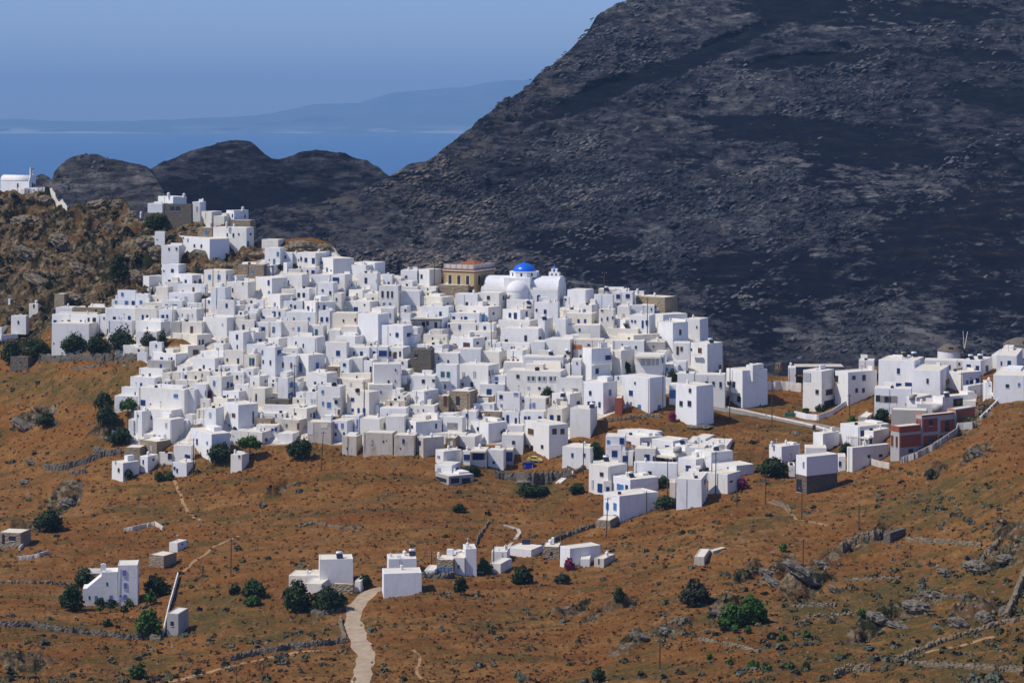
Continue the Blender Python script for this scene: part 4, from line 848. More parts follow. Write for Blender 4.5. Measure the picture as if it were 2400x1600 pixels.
1062 1663 1722 332 600 w|long white school-like house with three wide window rows|d1190 385 32 42,g1338 408 92 56,g1455 410 98 56,g1580 410 100 56,g1308 510 26 26,d1427 515 26 28,d1310 408 22 46,d1360 408 22 46,d1430 410 22 46,d1480 410 22 46,d1555 410 22 46,d1605 410 22 46
1032 1325 1334 232 330 w|low white terrace house in front of the taverna|
1247 1690 1702 167 330 w|white house with a big cream cloth awning|Z1510 258 300 94,w1470 180 420 20
1782 1888 1896 202 400 w|white house with one slot left of the balcony house|d1840 240 12 30,t1735 320 66 72
22 160 322 547 690 w|white house with two grey windows, lower centre right|g75 615 24 32,g145 663 28 30,g190 575 14 26
2 275 336 707 790 w|cream-white low house with three small openings|d25 748 12 24,g90 758 20 26,d150 757 12 28
432 665 752 552 790 s|tan ruined townhouse with tall dark windows|d530 655 40 100,d485 760 20 32,n535 770 40 42
322 428 436 602 750 s|narrow ruined stone house with a tall brown door|N392 655 36 114
752 928 936 602 690 s|low tan wall house right of the ruin|
567 930 937 682 780 w|white house with two walled-up windows|g790 720 24 38,g893 715 24 38
937 1213 1232 562 770 w|white house with three lavender-blue shutters|b1005 610 36 46,p1010 707 24 38,p1168 580 46 32
1217 1495 1562 622 765 w|white house with twin lavender doors and an air conditioner|d1250 655 22 30,P1328 717 20 74,p1366 702 30 58,N1518 660 26 66
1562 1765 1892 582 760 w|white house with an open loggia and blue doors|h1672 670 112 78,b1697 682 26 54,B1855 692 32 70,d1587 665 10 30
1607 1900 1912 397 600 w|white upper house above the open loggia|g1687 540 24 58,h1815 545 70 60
2257 2338 2346 622 800 r|small bare brick house between two white houses, right|
742 1013 1062 772 860 s|tan plaster house with two small windows, lower right centre|d818 812 24 30,d875 810 12 20
567 735 742 772 915 w|white house with one blue window beside the tan plaster house|b630 815 28 42
667 950 962 852 915 w|low white house with a single slot, lower right centre|d800 875 14 22
1017 1200 1216 772 925 w|white house with three blue doors in a corner|b1030 860 22 52,B1078 852 28 90,B1168 882 24 84
1217 1478 1512 772 925 w|white house with blue door, blue shutter and paned window|B1272 864 28 84,b1313 850 28 58,d1433 855 34 68
1512 1680 1762 742 925 c|grey-cream house with one blue door and a paned window|B1562 854 40 94,d1640 842 34 66
1762 1990 2068 742 1050 w|big blank white house above the dry gully, lower right|
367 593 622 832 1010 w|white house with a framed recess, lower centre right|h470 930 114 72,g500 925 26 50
232 618 632 1012 1080 w|low flat white roof house above the rough plaster houses|
667 868 1078 902 1085 w|white house with one dark window left of the pink bush|d750 960 22 38
1257 1533 1748 922 1300 w|big white house with brown wooden windows above the yellow car|n1332 990 60 62,d1300 1158 16 42,N1345 1187 28 90,d1458 1158 26 42,n1595 990 46 62,n1682 990 42 60
1012 1248 1258 1027 1235 w|white wing with one square window left of the brown-window house|d1142 1112 32 42
1077 1248 1262 927 1035 w|white terrace block behind the pink bush|
67 150 382 1062 1285 e|weathered stone house with dark window above the dry slope|d113 1120 20 58
392 508 522 1062 1210 s|tan plaster house with one white shuttered window|w462 1122 32 52
462 720 802 1047 1165 w|low white vaulted house behind the white tank pole|
282 380 578 1207 1375 w|white house with one tiny lavender window at the slope edge|p320 1270 30 30
578 665 682 1202 1385 w|white house with navy shutters left of the dark porch|v635 1275 78 66
677 848 858 1192 1390 c|house with a dark navy porch and white slab roof|v768 1255 150 96,l825 1260 34 80,Y765 1200 180 18
862 1035 1062 1192 1405 w|white eight-cornered house with one small square window|d925 1330 24 32
1042 1140 1152 1192 1340 g|grey hut with a navy arched opening|v1095 1265 70 104
277 465 562 1362 1495 w|white ground-floor house with white-framed window above the concrete pillars|g322 1410 36 42,d520 1412 26 48
282 430 708 1482 1580 g|raw concrete basement with dark bays at the slope edge|d350 1520 110 46,d500 1530 90 60,d620 1530 90 60
1677 1988 2098 1172 1400 w|white cube with two blue-grey slots behind a pole, lower right centre|b1790 1250 24 46,b1920 1250 24 42
@ 1250 960 600 2352
662 845 852 242 500 w|white hotel wing with a blue window at its top left|l688 297 24 38,b812 288 40 60
772 1062 1192 217 300 w|white top storey of the blue-shutter cluster|
832 980 1192 257 360 w|white third-floor block with two blue-shuttered windows|b875 318 46 58,b1033 325 50 62
1087 1283 1427 287 395 w|white block with one small green-blue window, right of the cluster's top|b1230 345 36 38
667 810 818 322 505 w|white lower wing with a pair of blue shutters|b745 405 50 62,l675 430 12 42
812 915 942 377 505 w|white block with blue window and blue side door|b842 450 44 58,B928 457 22 70
932 1125 1132 357 500 w|white block with two blue-shuttered windows, cluster centre|b1043 440 46 62,b1112 450 30 48
1127 1335 1482 387 500 w|white house with a cream canopy and two blue windows|b1205 460 40 52,b1285 470 44 38,Y1212 420 235 16
922 1320 1332 492 655 w|wide white terrace wall house with one dark arched window|d1067 592 34 58
507 700 868 522 790 w|white house with one square window and a navy double door|d627 593 32 38,B612 717 44 80,g545 685 18 84
547 780 788 482 540 w|white parapet house with box tank, cluster left|
642 720 727 652 790 c|cream patch house with one navy window|b683 728 30 42
722 890 1152 642 830 w|white upper house with a wide pale window and pergola roof|l798 712 60 58,b857 727 24 74
642 790 1152 792 1030 w|tall white house with four pale blue windows and long blank side, lower right|l680 885 26 62,l750 890 28 68,l680 990 22 58,l752 992 26 58
572 708 782 1017 1100 s n=stone_shed|square stone shed under the four-window white house|
1327 1495 1625 457 610 w|white cube with one blue-grey window, cluster right|b1423 537 46 52
1522 1780 1832 327 420 w|white roof-terrace house with curved corners, cluster right|H1648 285 24 40
1392 1570 1600 350 480 w|white house behind the dark rooftop tank, cluster right|H1412 315 26 40
1482 1635 1838 392 590 w|white house with large blank right wall, cluster right|
1642 1780 2028 522 640 w|low white house with two flat roofs at the cluster's right end|
1607 1785 1908 592 785 w|white house with a tiny vent near the pink bush, cluster right|d1818 658 26 16
1312 1548 1600 637 900 w|large blank pale wall house at the slope, cluster front|n1580 660 12 44
1422 1630 1640 572 660 w|white step house behind the large blank pale wall|
1252 1308 1318 667 805 c|narrow cream gate house beside the cluster's tree|
@ 1800 760 600 2352
187 258 266 397 545 w|white hut beside the blue pergola at the road bend|d250 467 8 14
317 495 612 432 795 w|white modern house with stepped balconies at the road bend|g358 480 66 72,d450 620 28 42,w560 560 90 60,d563 622 58 52,d560 735 84 80
612 735 1005 442 755 w|white long wing with four dark windows right of the stepped balconies|d630 500 26 60,d790 490 28 38,d883 490 28 52,d815 607 22 42,d878 605 22 42
832 975 1018 332 520 w|white block with bright roof edge behind the long wing|d1000 438 12 28
1012 1348 1436 337 640 w|big white house with three blue-shuttered windows, right village|b1197 428 26 52,b1088 562 46 62,b1190 562 66 46,b1290 565 62 62
1437 1735 1782 332 450 w|white house with two grey windows below the windmill|d1570 380 24 30,d1663 393 26 40
1322 1585 1668 427 680 w|white battlemented house with one slim window, right village|d1465 520 20 46,d1650 527 28 48
1662 1785 1962 442 620 w|white house with blue doors and air conditioners on its shaded side|B1870 539 28 58,b1925 525 30 62,l1830 535 22 44
1785 1955 2064 332 480 w|white house with a navy door and two blue windows below the windmill sails|B1843 402 38 70,b1923 405 30 52,b2012 403 24 52
2052 2130 2206 282 420 w|white corner house right of the windmill sails|
2097 2288 2354 287 480 w|white house with a blue door under the cream windmill|B2215 362 30 58,d2143 358 12 38
2067 2354 2420 472 700 w|plain white house with two small windows at the right edge|d2198 565 30 32,l2305 553 20 32
1790 1838 1992 567 700 w|white low wall house under the blue-door house with air conditioners|d1900 625 16 30,l1830 640 12 24
1994 2060 2067 532 710 w|white narrow house left of the plain house at the right edge|d2020 520 14 10,r2035 560 14 10
2010 2100 2200 640 720 w|low grey-white wall house behind the right hilltop|d2060 670 10 16
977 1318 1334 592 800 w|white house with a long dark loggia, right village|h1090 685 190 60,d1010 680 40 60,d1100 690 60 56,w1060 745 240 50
1047 1365 1505 672 800 w|white house with flat roof slab and dark doorway, right village|D1222 747 40 64,d1262 735 14 26
1367 1600 1608 732 845 w|low white terrace house left of the black sign house|d1440 782 30 14
1512 1605 1922 667 830 w id=SIGN|white house with a big black sign on its side|d1555 748 16 26,b1592 762 12 44
+1790 1910 1924 700 780 w back=2||b1870 760 40 22
1132 1460 1474 792 950 g|grey-white blank house behind the brick house|
1122 1206 1412 938 1250 g id=BRICK n=brick_house cat=brick_house|unfinished red clay-block house with grey concrete frame|x1165 955 80 48,x1308 960 190 56,x1140 1070 22 104,n1140 1070 14 96,n1182 1080 16 100,x1310 1068 190 110,d1312 1160 40 34
+1355 1412 1725 835 1110 g back=5||x1384 900 44 70,n1370 905 14 54,x1492 925 130 120,d1496 905 38 54,x1650 930 125 110,d1645 935 40 100,x1492 1062 130 90,t1500 1060 40 50,o1384 820 50 12,x1568 828 300 16
+1640 1722 1908 780 960 g back=11||x1818 860 166 130,o1680 780 70 14,x1812 786 176 18,d1808 850 34 54
662 840 1118 937 1120 w|white house with a blue door below the road, right|B875 1017 44 84,b1055 965 36 16
412 510 658 1002 1175 w|white low house with one navy window beside the road, right|v620 1135 40 42
347 540 548 1132 1215 w|small white outbuilding with cream roof, right|
882 970 1115 980 1120 w|white terrace house with a small pergola, right|b945 1060 20 70,Y880 1032 170 14
722 775 1118 1132 1350 w|white house with long grey-white side wall on the right slope|d928 1212 22 30,v1035 1205 30 26
255 355 640 1390 1560 k id=STILT|white house with stained side wall standing on dark stone pillars|d285 1480 46 120,x332 1425 24 26
+255 355 645 1217 1393 w back=-0.12 deep=0||p327 1290 14 56
647 715 724 1212 1335 w|slim white house with one navy door, right slope|v660 1280 24 46
7 125 298 1122 1270 w|white house with a tall white chimney, right of the blue-shutter cluster|H35 1068 26 56
827 915 988 852 920 g n=shed|small grey shed with rusty roof below the long wing|
192 250 258 1297 1400 w deep=0|small white terrace block left of the stained house|p222 1330 6 6
@ 0 1200 600 2352
1080 1268 1335 482 832 w id=SLOPE S|white country house with sloping garden wall, alone in the left field|p1142 558 30 56,p1150 675 28 56,p1147 780 30 52,p1105 770 16 32,d1300 780 40 44
1552 1632 1720 282 372 w|lone white cube with one tiny window on the left slope|d1675 292 12 14
1367 1505 1625 402 520 s n=cistern cat=cistern|brown plaster water tank below the lone white cube|
1532 1640 1648 932 1122 g n=hut|grey field hut with dark square window beside the long white wall|d1580 1022 26 42
-20 190 198 192 330 s n=stone_ruin cat=ruin|stone ruin with dark openings at the left edge of the photo|d110 240 60 42,d30 250 20 90
@ 600 1200 600 2352
582 895 918 427 668 w S|blank white house with rooftop water heater left of the dirt road|
+300 460 466 582 662 c back=4||
+462 580 586 577 668 w back=3||H472 523 22 46
452 605 612 657 750 c|low grey shed house behind the dark roadside trees|
692 890 908 662 750 s|low brown stone house at the dirt road's left side|
907 962 970 632 728 w|short white wall block beside the dirt road|
1172 1525 1566 552 745 w S|wide white lower house right of the dirt road|
1217 1478 1538 422 580 w S|blank white upper house with water heater right of the dirt road|d1492 470 10 36,d1505 537 24 26,H1238 372 20 44
1657 1813 1822 437 585 s|brown stone cottage with three pale blue openings|l1688 530 22 58,l1723 530 20 58,L1770 542 36 70,H1678 362 26 72
1547 1640 1648 532 600 w|small white shed left of the brown stone cottage|
1822 1918 1928 417 580 w|white house with an outside stair right of the stone cottage|l1862 500 14 36
1922 2030 2152 332 580 w S|tall white cube with a bright roof right of the stone cottage|
1777 1838 1922 367 440 w|small white rear block behind the outside stair|
2152 2240 2352 472 560 w|low white garden house right of the small green tree|
2162 2308 2318 362 470 w|white flat house behind the small garden house|H2228 330 16 30
@ 1050 1180 600 2352
547 765 872 422 490 w|long low white annex with a solar panel, lower centre|
870 1023 1032 397 515 s|rubble-stone house with one small window, lower centre|d948 460 20 42
1027 1120 1405 412 595 w|white house with bright end wall and grey side, beside the pink bush|
1217 1303 1312 507 590 w|small white hut with a dark gap, lower centre|
1342 1433 1538 507 590 e|small rough hut with flat stone roof, lower centre|d1325 540 20 60,d1385 530 10 50
392 485 582 552 645 c|low pink-white garden block beside the parked scooter|
@ 1600 1100 800 2352
80 150 188 602 662 e n=stone_hut|tiny pale field hut, lower one of two on the right slope|
166 210 302 562 592 e n=stone_hut|tiny field hut with flat roof, upper one of two on the right slope|
1382 1430 1540 437 517 k n=stone_ruin cat=ruin|square stone ruin on the right hillside|
@ 0 880 600 2352
1025 1130 1282 802 975 w|small white house with chimney at the village's lowest left corner|d1090 868 16 38,H1058 780 16 24
1282 1358 1456 742 890 w|white cube with one dark slot below the stone house, lower left|d1315 792 12 38,d1410 770 16 26
1457 1580 1592 707 830 c|cream house with a dark barred window, lower left|d1562 742 40 56
1592 1760 1792 642 800 w|white house with two arched navy doors, lower left|B1710 755 26 64,B1735 758 20 60
1577 1715 1795 802 912 w|white house with two tiny windows at the lowest left row|d1603 850 16 30,d1627 872 14 38
2117 2222 2290 727 870 c|little square white-grey hut below the round green tree|t2197 743 18 28
'''
parse(DATA)
# ---------------------------------------------------------------- landmarks
def local(fr):                                          # a frame whose x runs left to right along the front and y runs back
    C, dl, dr, w = fr['C'], fr['dl'], fr['dr'], fr['w']; O = Vector((C.x, C.y, fr['zb'])) + dl*w
    return O, math.atan2(-dl.y, -dl.x)
def part(mb, name, m, par, smooth=False): return mb.build(name, m, par, None, smooth)
def cross(mb, x, y, z, h=.9):
    mb.box((x-.05, y-.05, z), (x+.05, y+.05, z+h)); mb.box((x-h*.3, y-.045, z+h*.55), (x+h*.3, y+.045, z+h*.55+.1))
def extrude(mb, prof, x0, x1):                          # prof: (y, z) ring, extruded along x
    n = len(prof); vs = [(x0, y, z) for y, z in prof] + [(x1, y, z) for y, z in prof]
    mb.add(vs, [(k, (k+1) % n, (k+1) % n + n, k + n) for k in range(n)] + [tuple(range(n-1, -1, -1)), tuple(range(n, 2*n))])
def arc(cy, cz, ry, rz, a0, a1, n): return [(cy + ry*math.cos(R(a0 + (a1-a0)*k/n)), cz + rz*math.sin(R(a0 + (a1-a0)*k/n))) for k in range(n+1)]
# the blue-domed church
fr = frame_box(1127, 1307, 1327, 679, 712, th=R(13)); O, yaw = local(fr); s = fr['Y'] / F
ch = empty('church', O, 'big white church with a bright blue dome on the village skyline', 'church'); ch.rotation_euler = (0, 0, yaw)
L = fr['w']; D = max(fr['d'], 11.0); hw = fr['zt'] - fr['zb']; X = lambda u: (u - 1127) / 180 * L; H = lambda v: hw + (675.5 - v) * s
b = MB(); b.box((0, 0, -4), (L, D, hw)); ob = part(b, 'wall', M['w'], ch)
b = MB(); b.box((.0, .7, hw), (X(1182), D-.7, H(671))); b.box((X(1240), .7, hw), (L, D-.7, H(671))); part(b, 'vault_base', M['w'], ch)
zv = H(671); ry = (D - 3.8) / 2; b = MB()
for xa, xb in ((.5, X(1184)), (X(1238), L - .35)): extrude(b, arc(D/2, zv-.02, ry, H(651) - zv + .5, 0, 180, 20), xa, xb)
part(b, 'vault_roof', M['w'], ch)
b = MB(); extrude(b, [(0.3, hw)] + [(y, z) for y, z in [(D-.3, hw), (D-.5, zv+.3), (D-1.3, zv+.9), (D-1.8, zv+2.1), (D/2+2, H(651)+.6), (D/2-2, H(651)+.6), (1.8, zv+2.1), (1.3, zv+.9), (.5, zv+.3)]], L-.36, L+.02); part(b, 'gable', M['w'], ch)
b = MB(); b.box((X(1181), .1, -1), (X(1242), D*.75, H(649.5))); part(b, 'crossing_block', M['w'], ch)
xc = (X(1186) + X(1253))/2; yc = D*.45; rd_ = (X(1253) - X(1186))/2; b = MB()
b.lathe((xc, yc, H(650)), [(rd_*1.02, 0), (rd_*1.02, H(637.5)-H(650)), (rd_*1.05, H(637.2)-H(650)), (rd_*1.05, H(636)-H(650)), (.01, H(636)-H(650))], 8, R(22.5), R(382.5)); dr = part(b, 'drum', M['w'], ch)
b = MB(); rr = (X(1246) - X(1194))/2; hz_ = H(617) - H(636); b.lathe((xc, yc, H(636)), [(rr*math.cos(R(a)), hz_*math.sin(R(a))) for a in range(0, 90, 6)] + [(.02, hz_)], 32); dm = part(b, 'dome', M['dome'], ch, True)
b = MB(); b.lathe((xc, yc, H(617.5)), [(.5, 0), (.35, .4), (.02, .5)], 10); cross(b, xc, yc, H(617)+.3, .9); part(b, 'cross', M['dome'], dm)
b = MB()
for k in range(8):
    a = R(k*45); r0 = rd_*1.02*math.cos(R(22.5)) + .05
    if math.sin(a) < .5:
        t = Vector((-math.sin(a), math.cos(a), 0)); n = Vector((math.cos(a), math.sin(a), 0)); c = Vector((xc, yc, H(646.5))) + n*r0
        q = [c - t*.3 - n*.2, c + t*.3 - n*.2, c + t*.3, c - t*.3]; b.hexa(q + [p + Vector((0,0,1.0)) for p in q])
part(b, 'drum_window', WC['d'], dr)
xa = (X(1187) + X(1240))/2; ra = (X(1240) - X(1187))/2*.97; b = MB(); za = H(680)
b.lathe((xa, .4, -4), [(ra, 0), (ra, za+4), (ra*1.03, za+4), (ra*1.03, za+4.25)], 24, R(180), R(360)); ap = part(b, 'apse', M['w'], ch, False)
b = MB(); b.lathe((xa, .4, za+.2), [(ra*1.0*math.cos(R(q)), (H(657)-za)*math.sin(R(q))) for q in range(0, 90, 7)] + [(.02, H(657)-za)], 28, R(180), R(360)); part(b, 'semi_dome', M['w'], ap, True)
def archpanel(b, x, y, z, w, h, out=.06):
    ring = [(x-w/2, z), (x+w/2, z)] + [(x + w/2*math.cos(R(a)), z + h - w/2 + w/2*math.sin(R(a))) for a in range(0, 181, 20)]
    n = len(ring); b.add([(px, y-out, pz) for px, pz in ring] + [(px, y+.3, pz) for px, pz in ring], [tuple(range(n)), tuple(range(2*n-1, n-1, -1))] + [(k, k+n, (k+1) % n + n, (k+1) % n) for k in range(n)])
b = MB(); archpanel(b, X(1200), .4 - ra*.80, H(702), 1.15, 1.95, .12); part(b, 'window', WC['d'], ap)
b = MB(); archpanel(b, X(1263), 0, H(704), 1.2, 2.2); part(b, 'door', WC['b'], ch)
b = MB(); xt = (X(1270) + X(1295))/2; wt = (X(1295) - X(1270))/2; b.box((xt-wt, D-3, 0), (xt+wt, D-1, H(640))); b.box((xt-wt*.55, D-2.8, H(640)), (xt+wt*.55, D-1.2, H(631.5))); bt = part(b, 'bell_tower', M['w'], ch)
b = MB(); b.lathe((xt, D-2, H(631.5)), [(.65*math.cos(R(q)), .8*math.sin(R(q))) for q in range(0, 90, 10)] + [(.01, .8)], 12); cross(b, xt, D-2, H(631.5)+.75, .7); part(b, 'bell_dome', M['dome'], bt, True)
b = MB(); archpanel(b, xt, D-2.8, H(640)+.15, .5, .9); archpanel(b, xt-.7, D-3, H(648), .45, .7); archpanel(b, xt+.7, D-3, H(648), .45, .7); part(b, 'bell_opening', WC['d'], bt)

# ochre mansion
fr = frame_box(1040, 1111, 1159, 633, 690, th=R(30)); O, yaw = local(fr); L = fr['w']; D = fr['d']; hw = fr['zt'] - fr['zb']; s = fr['Y']/F
mn = empty('mansion', O, 'ochre neoclassical mansion with a red tiled roof left of the blue dome', 'mansion'); mn.rotation_euler = (0, 0, yaw)
b = MB(); b.box((0, 0, -4), (L, D, hw)); part(b, 'wall', M['y'], mn)
b = MB(); b.box((-.35, -.35, hw-.5), (L+.35, D+.35, hw-.05)); part(b, 'cornice', M['c'], mn)
b = MB(); b.box((-.5, -.5, hw-.05), (L+.5, D+.5, hw+.3)); part(b, 'tile_band', M['tile'], mn)
b = MB(); b.box((-.03, -.03, hw-1.05), (L+.03, D+.03, hw-.505)); part(b, 'frieze', paint('faded_red_frieze', (.30,.14,.08)), mn)
b = MB(); hp = 11*s
for q in ((0, 0, L, .3), (0, D-.3, L, D), (0, .3, .3, D-.3), (L-.3, .3, L, D-.3)): b.box((q[0], q[1], hw+.3), (q[2], q[3], hw+.3+hp-.2))
part(b, 'parapet', M['e'], mn)
b = MB()
for k in range(6): x = .3 + (L-.6)*k/5; b.box((x-.2, -.1, hw+.3), (x+.2, .36, hw+hp+.25))
for k in range(1, 6): y = .3 + (D-.6)*k/5; b.box((L-.36, y-.2, hw+.3), (L+.1, y+.2, hw+hp+.25))
part(b, 'parapet_post', M['g'], mn)
b = MB(); z0 = hw + hp*.9; z1 = hw + (633-611)*s; b.add([(L*.25, D*.18, z0), (L*.95, D*.18, z0), (L*.95, D*.85, z0), (L*.25, D*.85, z0), (L*.6, D*.5, z1)], [(0,1,4), (1,2,4), (2,3,4), (3,0,4), (3,2,1,0)]); part(b, 'roof', M['tile'], mn)
for xf in (.21, .50, .79):
    b = MB(); b.box((L*xf-.62, -.06, hw-4.9), (L*xf+.62, .2, hw-2.0)); w_ = part(b, 'window', WC['d'], mn)
    b = MB(); b.box((L*xf-.80, -.03, hw-5.0), (L*xf-.63, .1, hw-1.85)); b.box((L*xf+.63, -.03, hw-5.0), (L*xf+.80, .1, hw-1.85)); part(b, 'frame', M['c'], w_)
for yf in (.25, .72):
    b = MB(); b.box((L-.2, D*yf-.62, hw-4.9), (L+.06, D*yf+.62, hw-2.0)); part(b, 'window', WC['d'], mn)
b = MB(); b.box((L*.12, -1.0, 0), (L*.16, -.9, 3)); b.box((0, -1.3, hw-5.2), (L, 0, hw-5.02)); part(b, 'balcony', M['e'], mn)

# hilltop chapel
fr = frame_box(1, 68, 84, 425, 446, th=R(33), Y=float(Yf(60, 447)) - 1.5); O, yaw = local(fr); L = fr['w']; D = min(fr['d'], 6); hw = fr['zt'] - fr['zb']; s = fr['Y']/F
cp_ = empty('chapel', O, 'little white barrel-vaulted chapel with a bell gable on the left crag', 'chapel'); cp_.rotation_euler = (0, 0, yaw)
b = MB(); b.box((0, 0, -2), (L, D, hw)); part(b, 'wall', M['w'], cp_)
b = MB(); extrude(b, arc(D/2, hw-.01, D/2, 14*s, 0, 180, 20), 0, L-.4); part(b, 'vault_roof', M['w'], cp_, True)
b = MB(); extrude(b, [(0, hw), (D, hw), (D/2+.9, hw+14.5*s), (D/2-.9, hw+14.5*s)], L-.4, L+.03); b.box((L-.45, D/2-1.0, hw+13*s), (L+.05, D/2-.55, hw+30*s)); b.box((L-.45, D/2+.55, hw+13*s), (L+.05, D/2+1.0, hw+30*s)); b.box((L-.45, D/2-1.0, hw+28*s), (L+.05, D/2+1.0, hw+32*s)); b.box((L-.45, D/2-.56, hw+19*s), (L+.05, D/2+.56, hw+22*s)); bg = part(b, 'bell_gable', M['w'], cp_)
b = MB(); b.lathe((L-.2, D/2, hw+23.5*s), [(.3, 0), (.25, .35), (.12, .5), (.01, .55)], 10); b.tube((L-.2, D/2, hw+23.5*s+.5), (L-.2, D/2, hw+28.2*s), .03); part(b, 'bell', WC['d'], bg)
b = MB(); b.box((L*.61-.4, -.05, .25*hw), (L*.61+.4, .2, .75*hw)); part(b, 'window', WC['d'], cp_)
b = MB(); b.box((L-.1, D*.42, 0), (L+.06, D*.62, hw*.8)); part(b, 'door', WC['v'], cp_); b = MB(); b.box((L-.1, D*.72, hw*.3), (L+.06, D*.9, hw*.7)); part(b, 'window', WC['d'], cp_)
p = PX(82, 437, fr['Y'] + 4); fl = empty('flag', p, 'small blue and white flag on a pole beside the hilltop chapel', 'flag')
b = MB(); b.tube((0,0,-1), (0,0,3.6), .04); part(b, 'pole', M['metal'], fl)
for k in range(5):
    b = MB(); b.box((-1.3, -.015, 2.5 + k*.2), (-.05, .015, 2.7 + k*.2)); part(b, 'stripe', M['w'] if k % 2 else WC['b'], fl)

# sloping garden wall and vaulted west room of the country house
e, fr = HOUSES['SLOPE']; k = fr['Y']/F; C0 = fr['C'] + fr['dl']*fr['w']; zz = lambda y: CZ - (1200 + y*.2551 - HZ)*k - e.location.z; xx = lambda x: (x - 1080)*.2551*k
Dm = fr['dl']; nm_ = -fr['dr']; o_ = C0 - e.location; o_.z = 0
def sl(mb, prof, t0, t1):
    vs = [o_ - Dm*xx(x) + nm_*t + Vector((0, 0, zz(y))) for t in (t1, t0) for x, y in prof]; q = len(prof); mb.add(vs, [tuple(range(q)), tuple(range(2*q-1, q-1, -1))] + [(i, i+q, (i+1) % q + q, (i+1) % q) for i in range(q)])
b = MB(); sl(b, [(765,860),(765,690),(800,688),(935,578),(935,542),(1078,542),(1078,860)], -5, -.15); part(b, 'annex_wall', M['w'], e)
b = MB(); sl(b, [(925,548),(925,478),(950,470),(972,478),(972,548)], -1.6, -.9); part(b, 'chimney', M['w'], e)
for x, y, w, h, c in ((885,775,24,38,'p'),(1020,780,30,48,'p'),(825,772,14,30,'d'),(985,652,14,32,'d')):
    b = MB(); sl(b, [(x-w/2,y+h/2),(x-w/2,y-h/2),(x+w/2,y-h/2),(x+w/2,y+h/2)], -.3, -.10); part(b, 'window', WC[c], e)

# taverna lettering, black sign
def text(txt, size, m, name, par, pos, rot, arcr=None):
    cu = bpy.data.curves.new(name, 'FONT'); cu.body = txt; cu.size = size; cu.align_x = 'CENTER'; cu.extrude = .02; o = bpy.data.objects.new(name, cu); link(o); me = bpy.data.meshes.new_from_object(o.evaluated_get(bpy.context.evaluated_depsgraph_get())); bpy.data.objects.remove(o); me.materials.clear(); me.materials.append(m); o = link(bpy.data.objects.new(name, me), par); o.location = pos; o.rotation_euler = rot; return o
e, fr = HOUSES['TAV']; nrm = -fr['dr']; yaw = math.atan2(-fr['dl'].y, -fr['dl'].x)
for k, c in enumerate('ΤΑΒΕΡΝΑ'):
    sx, z = face_pt(fr, 'l', 1197.5 + k*2.05, 839.0 - 2.2*math.cos((k-3)/3*1.1) + 1); p = Vector((fr['C'].x, fr['C'].y, 0)) + fr['dl']*sx + nrm*.05; p.z = z
    text(c, .42, WC['v'], 'letter', e, p - e.location, (R(90), R((k-3)*8), yaw))
e, fr = HOUSES['SIGN']; yr = math.atan2(fr['dr'].y, fr['dr'].x); s1, z1 = face_pt(fr, 'r', 1800 + 1747*.2551, 760 + 715*.2551)
p = Vector((fr['C'].x, fr['C'].y, 0)) + fr['dr']*s1 - fr['dl']*.06; p.z = z1; sg = empty('sign_board', p, 'big black sign board with faint gold emblem on a white house side', 'sign'); sg.rotation_euler = (0, 0, yr)
hw_ = abs(face_pt(fr, 'r', 1800 + 1790*.2551, 0)[0] - face_pt(fr, 'r', 1800 + 1704*.2551, 0)[0])/2; hh = 70*.2551*fr['Y']/F/2
b = MB(); b.box((-hw_, -.06, -hh), (hw_, .1, hh)); part(b, 'board', M['black'], sg)
b = MB()
for rx, rz, cz in ((.42, .30, .12), (.30, .2, .12)):
    q = [Vector((hw_*rx*math.cos(a), -.075, cz*hh + hh*rz*math.sin(a))) for a in [R(t) for t in range(20, 350, 15)]]
    for p0, p1 in zip(q, q[1:]): b.tube(p0, p1, .035, n=5)
for sx in (-1, 1):
    for sz in (-.75, -.0): b.tube((sx*hw_*.8-.08, -.08, sz*hh), (sx*hw_*.8+.08, -.08, sz*hh), .05, n=6)
b.tube((-.35, -.08, -hh*.45), (.35, -.08, -hh*.4), .04, n=5); b.tube((0, -.08, -hh*.8), (.05, -.08, -hh*.62), .05, n=5); part(b, 'emblem', M['gold'], sg)

# windmills
def mill(u0, u1, vt, vb, vr, m, label, sails=None):
    Y = float(Yf((u0+u1)/2, vb)) + 3; p = PX((u0+u1)/2, vb, Y); r = (u1-u0)/2*Y/F; h = (vb-vt)*Y/F; hr = (vt-vr)*Y/F; e = empty('windmill', p, label, 'windmill', 'round windmills on the right ridge')
    b = MB(); b.lathe((0,0,-2.5), [(r*1.03, 0), (r, h+2.5), (r*.9, h+2.5)], 36); w = part(b, 'tower', m, e)
    b = MB(); b.lathe((0,0,h), [(r*1.06, -.12), (r*1.06, 0), (r*.72, hr*.55), (r*.35, hr*.9), (.02, hr)], 28); part(b, 'thatched_cap', M['k'], e)
    b = MB(); b.box((-.7, -r*.92, h+.1), (.7, -r*.5, h+hr*.6)); part(b, 'hatch', WC['n'], e)
    if sails:
        cu, cv, Rr = sails; c = PX(cu, cv, Y - r*.4) - p; b = MB(); b.tube(c + Vector((-3.2, .8, -.2)), c + Vector((.5, -.1, 0)), .13); part(b, 'axle', M['wood'], e)
        for k in range(12):
            a = R(k*30 + 8); d = Vector((math.cos(a)*.62, math.cos(a)*.78, math.sin(a))).normalized(); b = MB(); b.tube(c, c + d*Rr*(1 if k % 12 in (2,3) else .85), .12, .07, 6); part(b, 'sail_spar', M['c'] if k in (2, 3) else M['wood'], e)
mill(2198, 2250, 820, 841, 805, M['w'], 'white round windmill with bare spoked sails, right village', (2260, 820, 6.2))
mill(2353, 2435, 806, 836, 790, M['c'], 'cream round windmill cut by the right edge of the photo')

